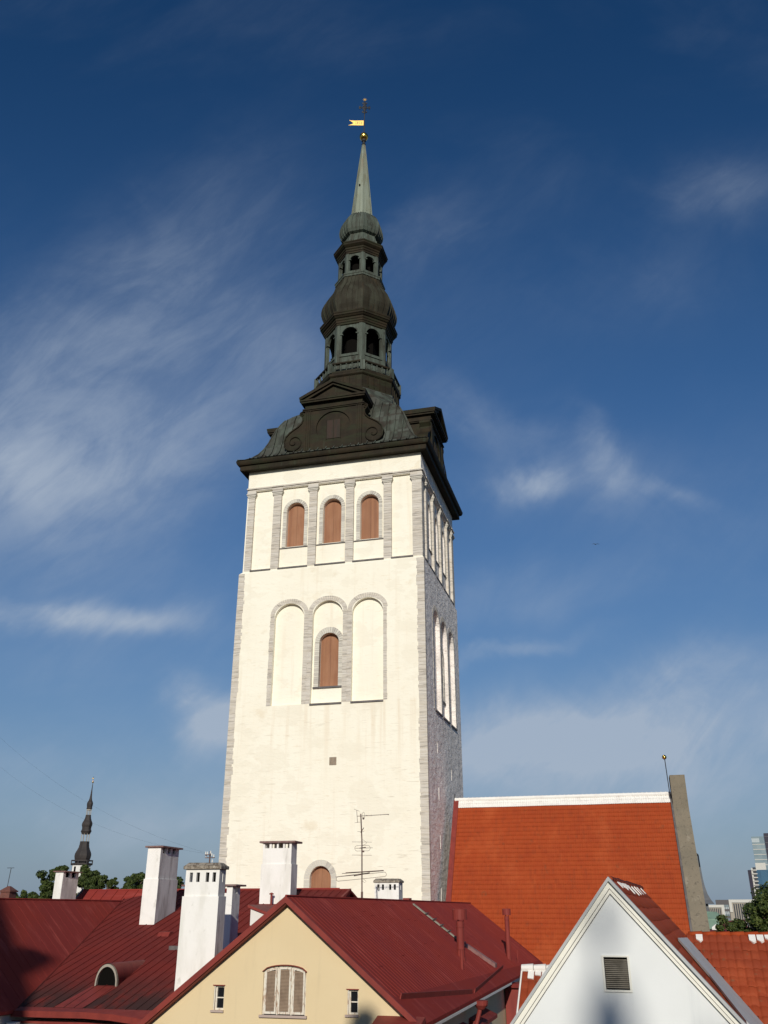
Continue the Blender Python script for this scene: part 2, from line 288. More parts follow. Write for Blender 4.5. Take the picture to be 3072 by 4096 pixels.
M['grey_render'] = mat('grey_weathered_render', (.205, .172, .125), .95,
    [dict(scale=(.8, .8, .6), color=(.175, .15, .11), lo=.4, hi=.62, fac=.9), dict(scale=(1.3, 1.3, .7), color=(.30, .26, .20), lo=.60, hi=.70, fac=.6), dict(scale=(5, 5, 5), color=(.10, .085, .065), lo=.54, hi=.70, fac=.7),
     dict(scale=(.7, .7, .7), color=(.42, .22, .05), lo=.60, hi=.72, fac=.8, grad=((2, 29.0, 30.2),))], [((4, 4, 6), .5, .06)])
M['lead'] = mat('lead_sheet', (.40, .41, .41), .7, [dict(scale=(2, 2, 2), color=(.47, .48, .48), fac=.7)])
M['white_trim'] = mat('cream_painted_trim', (.78, .76, .68), .8, [dict(scale=(3, 3, 3), color=(.66, .64, .56), lo=.5, hi=.7, fac=.5)])
M['old_white'] = mat('flaking_white_paint', (.66, .61, .52), .85, [dict(scale=(22, 22, 6), color=(.33, .19, .11), lo=.50, hi=.62, fac=.85), dict(scale=(3, 3, 3), color=(.70, .66, .58), fac=.5)])
M['louvre'] = mat('brown_louvres', (.33, .24, .17), .85, [dict(scale=(6, 6, 3), color=(.24, .17, .12), fac=.8)])
M['old_board'] = mat('grey_boards', (.30, .27, .22), .9, [dict(scale=(4, 4, 4), color=(.16, .14, .11), fac=.8)])
M['pink_sill'] = mat('greyish_pink_sill', (.42, .33, .29), .85)
M['glass_dark'] = mat('dark_glass', (.012, .013, .016), .12)
M['ground'] = mat('town_ground', (.10, .10, .09), .95, [dict(scale=(.02, .02, .02), color=(.06, .085, .04), lo=.45, hi=.6, fac=.9), dict(scale=(.3, .3, .3), color=(.14, .13, .12), fac=.5)])
M['grass'] = mat('hill_grass', (.05, .08, .025), .95, [dict(scale=(.5, .5, .5), color=(.08, .10, .04), fac=.8)])
M['bark'] = mat('bark', (.09, .065, .045), .95)
def leafmat(name, a, b_):
    return mat(name, a, .6, [dict(island=1, scale=(1, 1, 1), color=b_, lo=0, hi=1, fac=1.0), dict(scale=(.25, .25, .25), color=tuple(.6 * k for k in a), lo=.45, hi=.7, fac=.6)], spec=.25)
M['leaf_linden'] = leafmat('linden_leaves', (0.026, 0.044, 0.009), (.060, .080, .018))
M['leaf_dark'] = leafmat('maple_leaves', (0.0216, 0.0418, 0.0086), (.080, .100, .022))
M['leaf_hill'] = leafmat('hill_leaves', (.045, .08, .018), (.09, .12, .03))
M['brick'] = mat('dark_red_brick', (.16, .06, .045), .9, [dict(scale=(5, 5, 9), color=(.10, .045, .035), fac=.8)])
M['shingle'] = mat('dark_spire_cladding', (0.0280, 0.0224, 0.0210), .7, [dict(scale=(1, 1, .6), color=(0.0434, 0.0336, 0.0308), fac=.8)])
M['white_wall'] = mat('pale_wall', (.72, .70, .66), .9, [dict(scale=(.4, .4, .4), color=(.64, .62, .57), fac=.6)])
M['slate_grey'] = mat('grey_slate', (.085, .09, .10), .7, [dict(scale=(.5, .5, .9), color=(.11, .115, .125), fac=.7)])
M['office_white'] = mat('white_cladding', (0.5184, 0.5040, 0.4608), .7)
M['office_dark'] = mat('dark_cladding', (.055, .05, .055), .5)
M['office_grey'] = mat('beige_cladding', (0.3200, 0.2880, 0.2400), .8)
M['glass_blue'] = mat('blue_curtain_wall', (.03, .085, .15), .2, [dict(scale=(.3, .3, .28), cell=1, color=(.05, .13, .21), lo=0, hi=1, fac=.8)])
M['glass_pale'] = mat('pale_curtain_wall', (0.1800, 0.2400, 0.2700), .12, [dict(scale=(.3, .3, .28), cell=1, color=(0.2550, 0.3150, 0.3375), lo=.2, hi=1, fac=.9), dict(scale=(.16, .16, .3), cell=1, color=(0.4500, 0.4950, 0.5100), lo=.86, hi=.9, fac=.8)])
M['glass_navy'] = mat('navy_curtain_wall', (.022, .018, .035), .25)
M['window_far'] = mat('far_windows', (.05, .055, .065), .2)
M['green_roof'] = mat('green_copper_roof', (.20, .30, .22), .7, [dict(scale=(.3, .3, .3), color=(.16, .24, .18), fac=.8)])
M['cream_wall'] = mat('pale_stone_band', (.55, .50, .40), .9)
M['ceramic'] = mat('white_porcelain', (.75, .74, .70), .25)

# ------------------------------------------------------------------ ground
g = MB(); n = 40
for i in range(n):
    for j in range(n):
        x0, x1 = -6000 + 300 * i, -5700 + 300 * i; y0, y1 = -6000 + 300 * j, -5700 + 300 * j
        g.poly([(x0, y0, 0), (x1, y0, 0), (x1, y1, 0), (x0, y1, 0)])
struct(g.build('ground', M['ground'], fix=False))
h = MB()   # the castle hill the picture is taken from
pr = [(-9, 0.0), (-3, 8), (0.5, 19.6), (1.5, 20.35), (0, 20.35)]
h.hexa([(-160, 10, -.5), (160, 10, -.5), (160, -220, -.5), (-160, -220, -.5), (-150, 1.2, 20.35), (150, 1.2, 20.35), (150, -200, 20.35), (-150, -200, 20.35)])
struct(h.build('hill', M['grass']))

# ================================================================== CHURCH TOWER
TW = thing('church_tower', 'tall white church tower with grey stone trim and dark green tiered copper spire', 'tower', (3.16, 65.92, 0), 14.8)
FRONT = lambda a, d, z: (a, d, z)
RIGHT = lambda a, d, z: (-d, a, z)
UI = .12; ZS = 47.62; ZT = 57.2; SX = -15.8; TY = 14.4
# openings: (face, blind arches, panels, windows)
FA = dict(xf=FRONT, lo=[arch(-11.15, 2.54, 36.45, 43.42, 44.69), arch(-7.90, 2.54, 36.45, 43.42, 44.70), arch(-4.605, 2.55, 36.45, 43.42, 44.67)],
          pan=[(-14.88, -13.1), (-12.42, -9.86), (-9.19, -6.60), (-5.94, -3.33), (-2.68, -.9)], win=[-11.13, -7.85, -4.60],
          pil=[(-15.45, -14.88), (-13.1, -12.42), (-9.86, -9.19), (-6.60, -5.94), (-3.33, -2.68), (-.9, -.12)], end=(SX, 0), mid=(-7.83,), wall=M['plaster'])
RA = dict(xf=RIGHT, lo=[arch(4.45, 2.6, 36.2, 43.2, 44.5), arch(7.62, 2.6, 36.2, 43.2, 44.5), arch(10.8, 2.5, 36.2, 43.2, 44.5)],
          pan=[(.85, 1.75), (2.4, 4.75), (5.4, 7.85), (8.5, 11.0), (11.65, 13.2)], win=[3.55, 6.62, 9.75],
          pil=[(.12, .85), (1.75, 2.4), (4.75, 5.4), (7.85, 8.5), (11.0, 11.65), (13.2, 14.1)], end=(0, TY), mid=(7.62,), wall=M['render_wash'])
for fi, F in enumerate((FA, RA)):
    xf = F['xf']; a0, a1 = F['end']; m = MB(xf)
    door = arch(-7.94, 1.6, 20.5, 24.0, 24.86) if fi == 0 else None
    slits = [] if fi == 0 else [rect(3.5, 3.72, 32.9, 33.8), rect(9.05, 9.25, 31.6, 32.5), rect(3.65, 3.87, 29.5, 30.5), rect(3.8, 4.02, 26.1, 27.1), rect(3.65, 3.87, 22.4, 23.5)]
    holes = F['lo'] + ([door] if door else []) + slits
    m.holed(rect(a0, a1, 0, ZS), holes, lambda a, z: (a, 0, z))
    DR = .34
    for k, L in enumerate(F['lo']):
        m.strip(L, lambda a, z: (a, 0, z), lambda a, z: (a, DR, z))
        inner = []
        if k == 1: inner = [arch(F['mid'][0], 1.6, 37.8, 41.35, 42.08)]
        m.holed(L, inner, lambda a, z: (a, DR, z))
        for q in inner: m.strip(q, lambda a, z: (a, DR, z), lambda a, z: (a, DR + .55, z))
    if door: m.strip(door, lambda a, z: (a, 0, z), lambda a, z: (a, .6, z))
    for q in slits: m.strip(q, lambda a, z: (a, 0, z), lambda a, z: (a, .07, z)); sm = MB(xf); sm.poly([(a, .065, z) for a, z in q]); sm.build('slit', M['dark_inside'], TW)  # black sheet close behind each slit paints its inner shade
    # upper stage
    b0, b1 = (a0 + UI * 2, a1 - UI) if fi == 0 else (a0 + UI, a1 - UI * 2)
    m.poly([(a0, 0, ZS), (a1, 0, ZS), (b1, UI, ZS + .18), (b0, UI, ZS + .18)])
    ph = [rect(p, q, 47.95 if i in (0, 4) else 47.92, 55.24) for i, (p, q) in enumerate(F['pan'])]
    m.holed(rect(b0, b1, ZS + .18, ZT), ph, lambda a, z: (a, UI, z))
    PD = UI + .2
    for i, L in enumerate(ph):
        m.strip(L, lambda a, z: (a, UI, z), lambda a, z: (a, PD, z))
        if 0 < i < 4:
            wv = arch(F['win'][i - 1], 1.6, 49.8, 53.02, 53.82)
            m.holed(L, [wv], lambda a, z: (a, PD, z)); m.strip(wv, lambda a, z: (a, PD, z), lambda a, z: (a, PD + .55, z))
        else: m.poly([(a, PD, z) for a, z in L])
    m.build('wall', F['wall'], TW)
m = MB(); m.poly([(SX, 0, 0), (SX, TY, 0), (SX, TY, ZS), (SX, 0, ZS)]); m.poly([(SX, TY, 0), (0, TY, 0), (0, TY, ZS), (SX, TY, ZS)])
m.poly([(SX + .24, UI, ZS), (SX + .24, TY - .24, ZS), (SX + .24, TY - .24, ZT), (SX + .24, UI, ZT)]); m.poly([(SX + .24, TY - .24, ZS), (-UI, TY - .24, ZS), (-UI, TY - .24, ZT), (SX + .24, TY - .24, ZT)])
m.poly([(SX, 0, ZS), (SX + .24, UI, ZS + .02), (SX + .24, TY - .24, ZS + .02), (SX, TY, ZS)]); m.poly([(SX, TY, ZS), (SX + .24, TY - .24, ZS + .02), (-UI, TY - .24, ZS + .02), (0, TY, ZS)])
m.poly([(SX + .24, UI, ZT), (-UI, UI, ZT), (-UI, TY - .24, ZT), (SX + .24, TY - .24, ZT)])
m.build('wall', M['plaster'], TW)
# stone work
def courses(m, a0, a1, z0, z1, d0, d1, rag0=0, rag1=0, hh=(.2, .34), off=.012):
    z = z0
    while z < z1 - .02:
        c = min(rnd.uniform(*hh), z1 - z)
        p = a0 - (rnd.random() ** 2) * rag0; q = a1 + (rnd.random() ** 2) * rag1; e = rnd.uniform(0, .012)
        m.box(p, q, d0 - off - e, d1, z + .006, z + c - .008); z += c
def voussoirs(m, cx, zs, ri, ro, za_i, za_o, d0, d1, n=17, off=.012):
    for k in range(n):
        t0 = math.pi * (k + .06) / n; t1 = math.pi * (k + .94) / n; e = rnd.uniform(0, .012); P = []
        for (dd) in (d0 - off - e, d1):
            for (rr, za, t) in ((ri, za_i, t0), (ro, za_o, t0), (ro, za_o, t1), (ri, za_i, t1)):
                P.append((cx + rr * math.cos(t), dd, zs + (za - zs) * math.sin(t)))
        m.hexa(P)
q = MB(FRONT); courses(q, -.55, .015, 12, ZS, 0, .2, .10, 0); q.build('quoin', M['limestone'], TW)
q = MB(FRONT); courses(q, SX - .015, SX + .5, 12, ZS, 0, .2, 0, .14); q.build('quoin', M['limestone'], TW)
q = MB(RIGHT); courses(q, .2, .32, 12, ZS, 0, .2, 0, .06, off=.008); q.build('quoin', M['limestone'], TW)
for fi, F in enumerate((FA, RA)):
    xf = F['xf']
    for i, (p, s_) in enumerate(F['pil']):
        m = MB(xf); e0 = .01 if i else -.0
        courses(m, p - .008, s_ + .008, ZS + (.25 if i in (0, 5) else rnd.uniform(.5, 2.0) if 0 else .25), 54.72, UI, UI + .3, hh=(.14, .3), off=.02)
        pl = m.build('pilaster', M['limestone'], TW)
        c = MB(xf); c.box(p - .05, s_ + .05, UI - .08, UI + .3, 54.66, 54.76); c.box(p - .10, s_ + .10, UI - .13, UI + .3, 54.762, 54.88); c.box(p - .15, s_ + .15, UI - .19, UI + .3, 54.882, 55.0)
        c.build('capital', M['limestone_pale'], pl)
    m = MB(xf); b0, b1 = F['pil'][0][0] - .04, F['pil'][-1][1] + .04
    m.box(b0 - .02, b1 + .02, UI - .05, UI + .3, 55.28, 55.40); m.box(b0 - .07, b1 + .07, UI - .13, UI + .3, 55.402, 55.53)
    for p, s_ in F['pil']: m.box(p - .12, s_ + .12, UI - .10, UI + .3, 55.004, 55.278); m.box(p - .16, s_ + .16, UI - .17, UI + .3, 55.404, 55.525)
    m.build('string_course', M['limestone'], TW)
    # upper windows
    for i, wc in enumerate(F['win']):
        m = MB(xf); d = UI + .2
        voussoirs(m, wc, 53.02, .82, 1.12, 53.84, 54.16, d, d + .25, 15, .05)
        for sg in (-1, 1): a, b = sorted((wc + sg * .82, wc + sg * 1.12)); courses(m, a, b, 49.8, 53.0, d, d + .25, hh=(.14, .26), off=.05)
        ws = m.build('window_surround', M['limestone_pale'], TW)
        m = MB(xf); L = arch(wc, 1.66, 49.8, 53.02, 53.9)
        m.prism([(a, d + .42, z) for a, z in L], (0, .08, 0)) if False else None
        for k in range(2):
            x0, x1 = wc - .84 + .845 * k, wc - .84 + .845 * k + .835
            pts = [(a, z) for a, z in arch(wc, 1.68, 49.79, 53.02, 53.88, 20) if x0 - .001 <= a <= x1 + .001]
            za = lambda a: 53.02 + .86 * math.sqrt(max(0, 1 - ((a - wc) / .84) ** 2))
            top = [(x1 - (x1 - x0) * j / 8, za(x1 - (x1 - x0) * j / 8)) for j in range(9)]
            m.prism([(a, d + .40 + .01 * k, z) for a, z in [(x0, 49.79), (x1, 49.79)] + top], (0, .1, 0) if fi == 0 else (0, .1, 0))
        m.build('shutter', M['wood_shutter'], ws)
        pa, pb = F['pan'][i + 1]
        m = MB(xf); m.box(pa + .01, pb - .01, d - .08, d + .4, 49.66, 49.735); m.build('sill', M['slate'], ws)
    for i, (pa, pb) in enumerate(F['pan']):
        m = MB(xf); m.box(pa - .02, pb + .02, UI - .10, UI + .19, 47.80, 47.915); m.build('ledge', M['slate'], TW)
    # blind arches
    cs = [(-11.15, 1.27), (-7.90, 1.27), (-4.605, 1.275)] if fi == 0 else [(4.45, 1.3), (7.62, 1.3), (10.8, 1.25)]
    zb, zs_, za = (36.45, 43.42, 44.69) if fi == 0 else (36.2, 43.2, 44.5)
    for k, (cc, rr) in enumerate(cs):
        m = MB(xf)
        voussoirs(m, cc, zs_ + .35, rr + .003, rr + .36, za, za + .38, 0, .33, 25)
        L0 = (cc - rr - .34) if k == 0 else (cs[k - 1][0] + cs[k - 1][1] + cc - rr) / 2
        R0 = (cc + rr + .28) if k == 2 else (cs[k + 1][0] - cs[k + 1][1] + cc + rr) / 2
        courses(m, L0 + .003, cc - rr - .003, zb, zs_ + .34, 0, .33, .05 if k == 0 else 0, 0, hh=(.16, .3)); courses(m, cc + rr + .003, R0 - .003, zb, zs_ + .34, 0, .33, 0, .05 if k == 2 else 0, hh=(.16, .3))
        bs = m.build('arch_surround', M['limestone'], TW)
        if k > 0 or fi: m = MB(xf); m.box(cc - rr - .01, cc + rr + .01, -.10, .33, zb - .13, zb - .005); m.build('sill', M['slate'], bs)
    wc = F['mid'][0]; m = MB(xf); d = .34
    voussoirs(m, wc, 41.35, .8, 1.18, 42.08, 42.56, d, d + .25, 17, .06)
    for sg in (-1, 1): a, b = sorted((wc + sg * .8, wc + sg * 1.2)); courses(m, a, b, 37.8, 41.33, d, d + .25, hh=(.12, .2), off=.06)
    ws = m.build('window_surround', M['limestone_pale'], TW)
    m = MB(xf)
    for k in range(2):
        x0, x1 = wc - .84 + .845 * k, wc - .84 + .845 * k + .835
        top = [(x1 - (x1 - x0) * j / 8, 41.35 + .8 * math.sqrt(max(0, 1 - ((x1 - (x1 - x0) * j / 8 - wc) / .84) ** 2))) for j in range(9)]
        m.prism([(a, d + .40 + .01 * k, z) for a, z in [(x0, 37.79), (x1, 37.79)] + top], (0, .1, 0))
    m.build('shutter', M['wood_shutter'], ws)
    m = MB(xf); m.box(wc - 1.24, wc + 1.24, d - .12, d + .4, 37.66, 37.79); m.build('sill', M['slate'], ws)
m = MB(FRONT)   # low door window above the roofs
voussoirs(m, -7.94, 24.0, .82, 1.22, 24.87, 25.28, 0, .3, 19, .03)
for sg in (-1, 1): a, b = sorted((-7.94 + sg * .82, -7.94 + sg * 1.22)); courses(m, a, b, 20.5, 23.98, 0, .3, hh=(.14, .24), off=.03)
ws = m.build('window_surround', M['limestone_pale'], TW)
m = MB(FRONT)
for k in range(2):
    x0, x1 = -7.94 - .84 + .845 * k, -7.94 - .84 + .845 * k + .835
    top = [(x1 - (x1 - x0) * j / 8, 24.0 + .9 * math.sqrt(max(0, 1 - ((x1 - (x1 - x0) * j / 8 + 7.94) / .84) ** 2))) for j in range(9)]
    m.prism([(a, .40 + .01 * k, z) for a, z in [(x0, 20.4), (x1, 20.4)] + top], (0, .1, 0))
m.build('shutter', M['wood_shutter'], ws)
m = MB(FRONT); m.box(-7.47, -6.92, -.02, .05, 31.8, 32.38)
vg = m.build('vent_grille', M['old_board'], TW)
for k in range(5): m = MB(FRONT); m.box(-7.45 + .11 * k, -7.395 + .11 * k, -.045, -.021, 31.82, 32.36); m.build('grille_bar', M['louvre'], vg)
# copper eaves
def ring(m, hx, hy, z, cx, cy): return [m.p(cx + a * hx, cy + b * hy, z) for a, b in ((-1, -1), (1, -1), (1, 1), (-1, 1))]
AX, AY = -7.85, 7.2; m = MB()
prof = [(7.55, 57.16), (8.20, 57.10), (8.22, 57.16), (8.22, 57.52), (8.38, 57.56), (8.45, 57.66), (8.50, 57.80), (8.52, 57.95), (7.0, 58.0)]
rs = [ring(m, a + .12, a - .5, z, AX, AY) for a, z in prof]
for A, B in zip(rs, rs[1:]):
    for j in range(4): m.f.append([A[j], A[(j + 1) % 4], B[(j + 1) % 4], B[j]])
for fx in range(13):   # folded joints of the fascia
    x = AX - 8 + fx * 1.33 + rnd.uniform(-.2, .2); m.box(x, x + .03, AY - 7.745, AY - 7.6, 57.14, 57.53)
m.build('cornice', M['copper_dark'], TW)
# bell roof
PF = [(8.50, 57.97), (8.02, 58.16), (7.55, 58.50), (7.1, 59.0), (6.75, 59.62), (6.44, 60.35), (6.22, 61.1), (5.97, 61.8), (5.66, 62.5), (5.32, 63.1), (4.96, 63.58), (4.66, 63.92), (4.46, 64.2), (4.33, 64.6), (4.2, 65.1), (4.05, 65.8), (3.93, 66.5)]
def hy_(h_): return h_ - .40 * min(1, max(0, (h_ - 4.6) / 3.5))
def sect(m, h_, z):
    t = min(1, max(0, (z - 63.4) / 3.1)); hx, hy = h_, hy_(h_); k = .002 + t * .586 * h_
    return [m.p(AX + x, AY + y, z) for x, y in ((-hx, -hy + k), (-hx + k, -hy), (hx - k, -hy), (hx, -hy + k), (hx, hy - k), (hx - k, hy), (-hx + k, hy), (-hx, hy - k))]
m = MB(); rs = [sect(m, a, z) for a, z in PF]
for A, B in zip(rs, rs[1:]):
    for j in range(8): m.f.append([A[j], A[(j + 1) % 8], B[(j + 1) % 8], B[j]])
for face in range(4):
    for k in range(-11, 12):
        a = k * .74 + .1; pts = []; nr = []
        for i, (h_, z) in enumerate(PF[:-1]):
            t = min(1, max(0, (z - 63.4) / 3.1)); kk = t * .586 * h_
            lim = (h_ if face % 2 == 0 else hy_(h_)) - kk
            if abs(a) > lim: break
            o = hy_(h_) if face % 2 == 0 else h_
            if face == 0: p_ = (AX + a, AY - o, z); n_ = (0, -1, .3)
            elif face == 1: p_ = (AX + o, AY + a, z); n_ = (1, 0, .3)
            elif face == 2: p_ = (AX + a, AY + o, z); n_ = (0, 1, .3)
            else: p_ = (AX - o, AY + a, z); n_ = (-1, 0, .3)
            pts.append(p_); nr.append(n_)
        if len(pts) > 2: m.rib(pts, (1, 0, 0) if face % 2 == 0 else (0, 1, 0), nr, .075, .13)
for sx_, sy_ in ((-1, -1), (1, -1), (1, 1), (-1, 1)):
    m.tube([(AX + sx_ * h_, AY + sy_ * hy_(h_), z) for h_, z in PF[:10]], .07, 5)
m.build('bell_roof', M['copper_roof'], TW)
# gable dormers
def spiral(cx, cz, r0, r1, t0, t1, n=26): return [(cx + (r0 + (r1 - r0) * k / n) * math.cos(R(t0 + (t1 - t0) * k / n)), cz + (r0 + (r1 - r0) * k / n) * math.sin(R(t0 + (t1 - t0) * k / n))) for k in range(n + 1)]
SC = [(2.62, 62.62), (2.86, 62.64), (3.08, 62.52), (3.12, 62.3), (2.98, 62.14), (2.86, 61.98), (2.84, 61.75), (2.95, 61.45), (3.25, 61.15), (3.65, 60.9), (4.05, 60.62), (4.38, 60.25), (4.52, 59.8), (4.46, 59.35), (4.2, 58.95), (3.8, 58.72), (3.4, 58.7), (3.0, 58.5), (2.62, 58.2)]
for i, (da, do, D) in enumerate((((1, 0), (0, -1), 7.1), ((0, 1), (1, 0), 7.75), ((-1, 0), (0, 1), 6.85), ((0, -1), (-1, 0), 7.5))):
    xf = lambda a, d, z, da=da, do=do, D=D: (AX - (.06 if do[0] == 0 else 0) + da[0] * a + do[0] * (D - d), AY + da[1] * a + do[1] * (D - d), z)
    m = MB(xf); oc = [(1.58 * math.cos(R(t * 10)), 60.72 + 1.58 * math.sin(R(t * 10))) for t in range(36)]
    m.holed(rect(-2.6, 2.6, 58.0, 62.7), [oc], lambda a, z: (a, 0, z)); m.strip(oc, lambda a, z: (a, 0, z), lambda a, z: (a, .14, z)); m.poly([(a, .14, z) for a, z in oc])
    for sg in (-1, 1):
        m.poly([(sg * 2.6, 0, 58), (sg * 2.6, 4, 58), (sg * 2.6, 4, 62.7), (sg * 2.6, 0, 62.7)])
        m.prism([(sg * a, .06, z) for a, z in SC], (0, 0, 0)) if False else None
        pts = [(sg * a, .05, z) for a, z in SC]
        m.prism(pts, (0, 0, 0.0)) if False else None
        n_ = len(pts); A = [m.p(a, .05, z) for a, d, z in pts]; B = [m.p(a, .95, z) for a, d, z in pts]
        for t in tessellate_polygon([[Vector((a, z, 0)) for a, d, z in pts]]): m.f.append([A[k] for k in t]); m.f.append([B[k] for k in t])
        for k in range(n_): m.f.append([A[k], A[(k + 1) % n_], B[(k + 1) % n_], B[k]])
    gb = m.build('dormer', M['copper_dark'], TW)
    m = MB(xf)
    for sg in (-1, 1):
        path = [(sg * a, -.02, z) for a, z in SC[0:14]] + [(sg * a, -.02, z) for a, z in spiral(3.62, 59.62, .92, .06, -20, -560, 44)]
        m.tube(path, [.06] * 14 + [.06 - .03 * k / 44 for k in range(45)], 6)
        m.tube([(sg * a, -.02, z) for a, z in spiral(2.94, 62.38, .2, .03, 30, -420, 20)], .05, 5)
        m.build('volute', M['copper_dark'], gb); m = MB(xf)
    for sg in (-1, 1):
        for a, b in ((2.12, 2.2), (2.3, 2.42), (2.5, 2.62)): m.box(min(sg * a, sg * b), max(sg * a, sg * b), -.07, .02, 58.2, 62.55)
        m.box(sg * 2.37 - .25, sg * 2.37 + .25, -.02, .025, 58.2, 62.5); m.build('pilaster_strip', M['copper_dark'], gb); m = MB(xf)
    m = MB(xf); m.box(-2.78, 2.78, -.10, 3, 62.56, 62.66); m.box(-2.86, 2.86, -.18, 3, 62.664, 62.78); m.box(-2.66, 2.66, -.04, 3, 62.784, 63.24)
    m.box(-2.95, 2.95, -.42, 3.4, 63.244, 63.40); m.box(-3.05, 3.05, -.5, 3.4, 63.404, 63.56)
    m.poly([(-2.6, -.06, 63.5), (2.6, -.06, 63.5), (0, -.06, 65.0)])
    for sg in (-1, 1):
        m.hexa([(sg * 3.06, -.52, 63.564), (0, -.52, 65.06), (0, 3.5, 65.06), (sg * 3.06, 3.5, 63.564), (sg * 3.10, -.56, 63.80), (0, -.56, 65.34), (0, 3.5, 65.34), (sg * 3.10, 3.5, 63.80)])
        m.hexa([(sg * 2.5, -.34, 63.57), (0, -.34, 64.86), (0, .1, 64.86), (sg * 2.5, .1, 63.57), (sg * 2.85, -.34, 63.62), (0, -.34, 65.05), (0, .1, 65.05), (sg * 2.85, .1, 63.62)])
    m.build('pediment', M['copper_dark'], gb)
    hm = mat('rusty_hatch', (.034, .019, .013), .9, [dict(scale=(3, 3, .6), color=(.023, .018, .012), fac=.9)]) if i == 0 else bpy.data.materials['rusty_hatch']
    for a in (-.62, .01): m = MB(xf); m.box(a, a + .61, .09, .135, 59.62, 61.45); m.build('hatch', hm, gb)
    for a in (-.66, 0, .64): m = MB(xf); m.box(a - .025, a + .025, .06, .12, 59.55, 61.5); m.build('hatch_batten', M['copper_dark'], gb)

# tiers of the spire; the real one leans a little
def LEAN(x, y, z):
    k = max(0, z - 72) * .0098; return (AX + x + k * .958, AY + y + k * .288, z)
def octribs(m, prof, fr=(.25, .5, .75), w=.055, h_=.075):
    for k in range(8):
        t0, t1 = R(22.5 + 45 * k), R(67.5 + 45 * k); tm = (t0 + t1) / 2; nn = (math.cos(tm), math.sin(tm), 0)
        for f in fr:
            m.rib([((r * math.cos(t0)) * (1 - f) + r * math.cos(t1) * f, (r * math.sin(t0)) * (1 - f) + r * math.sin(t1) * f, z) for r, z in prof], (-math.sin(tm), math.cos(tm), 0), nn, w, h_)
        m.tube([(r * math.cos(t0), r * math.sin(t0), z) for r, z in prof], w * .8, 4, False)
m = MB(LEAN); pd = [(4.3, 66.35), (4.3, 66.5), (4.15, 66.6), (4.1, 66.75), (4.1, 67.95), (4.2, 68.02), (4.28, 68.1), (4.28, 68.32), (3.2, 68.42)]
m.lathe(pd); octribs(m, pd[3:5], (.2, .4, .6, .8)); dr = m.build('drum', M['copper_dark'], TW)
# balustrade
m = MB(LEAN)
m.lathe([(4.20, 69.36), (4.26, 69.40), (4.26, 69.54), (4.02, 69.56), (3.98, 69.36)], close=True)
m.lathe([(4.20, 68.36), (4.24, 68.36), (4.24, 68.58), (4.02, 68.58), (4.02, 68.36)], close=True)
bl = m.build('balustrade', M['copper_dark'], TW)
bal_me = None
def octpt(r, k, f):
    t0, t1 = R(22.5 + 45 * k), R(67.5 + 45 * k); return (r * (math.cos(t0) * (1 - f) + math.cos(t1) * f), r * (math.sin(t0) * (1 - f) + math.sin(t1) * f))
for k in range(8):
    x, y = octpt(4.12, k, 0); m = MB(LEAN); c, s_ = math.cos(R(22.5 + 45 * k)), math.sin(R(22.5 + 45 * k))
    m.hexa([(x + c * a - s_ * b, y + s_ * a + c * b, z) for z in (68.4, 69.48) for a, b in ((-.17, -.22), (.17, -.22), (.17, .22), (-.17, .22))]); m.build('post', M['copper_green'], bl)
    for j in range(5):
        x, y = octpt(4.12, k, .14 + .18 * j); m = MB(); m.lathe([(.05, 0), (.08, .05), (.05, .12), (.11, .3), (.11, .42), (.05, .62), (.09, .74), (.09, .8)], 6, ph=0)
        if bal_me is None: bal_me = m.build('baluster', M['copper_green'], bl); o = bal_me
        else: o = bal_me.copy(); COL.objects.link(o); o.parent = bl
        o.location = (AX + x, AY + y, 68.57)
def lantern(z0, z1, Rp, hw, sill, spr, apx, nm, pw):
    root = None; ap = Rp * math.cos(R(22.5)); half = Rp * math.sin(R(22.5))
    m = MB(LEAN); m.lathe([(Rp * .55, z0), (Rp * .55, z1)], capt=True, capb=True); root = m.build('lantern', M['dark_inside'], TW)  # added black core painting the shade seen through the lantern arches
    for k in range(8):
        tm = R(45 + 45 * k); c, s_ = math.cos(tm), math.sin(tm)
        xf = lambda a, d, z, c=c, s_=s_: LEAN(c * (ap - d) - s_ * a, s_ * (ap - d) + c * a, z)
        m = MB(xf); L = arch(0, hw * 2, sill, spr, apx, 16)
        m.holed(rect(-half + .05, half - .05, z0, z1), [L], lambda a, z: (a, .06, z)); m.strip(L, lambda a, z: (a, .06, z), lambda a, z: (a, .3, z))
        m.holed(rect(-half + .05, half - .05, z0, z1), [L], lambda a, z: (a, .3, z))
        m.build('arch_panel', M[nm], root)
        m = MB(xf); m.box(-half + pw * .8, half - pw * .8, -.03, .1, sill - .3, sill - .02); m.build('sill', M[nm], root)
        for sg in (-1, 1): m = MB(xf); m.box(sg * (hw + .02) - .16, sg * (hw + .02) + .16, -.02, .2, spr - .04, spr + .1); m.build('impost', M[nm], root)
        t0 = R(22.5 + 45 * k); c0, s0 = math.cos(t0), math.sin(t0); m = MB(LEAN); P = []
        for z in (z0, z1):
            for a in (0,): pass
            ta, tb = R(45 * k), R(45 + 45 * k); w = pw
            ex, ey = Rp * c0, Rp * s0
            u1 = (math.sin(ta) * -1, math.cos(ta)); u2 = (-math.sin(tb), math.cos(tb))
            P.append([(ex - u1[0] * w, ey - u1[1] * w, z), (ex, ey, z), (ex + u2[0] * w, ey + u2[1] * w, z), (ex + u2[0] * w - c0 * .3, ey + u2[1] * w - s0 * .3, z), (ex - u1[0] * w - c0 * .3, ey - u1[1] * w - s0 * .3, z)])
        A = [m.p(*q) for q in P[0]]; B = [m.p(*q) for q in P[1]]
        for j in range(5): m.f.append([A[j], A[(j + 1) % 5], B[(j + 1) % 5], B[j]])
        m.build('post', M[nm], root)
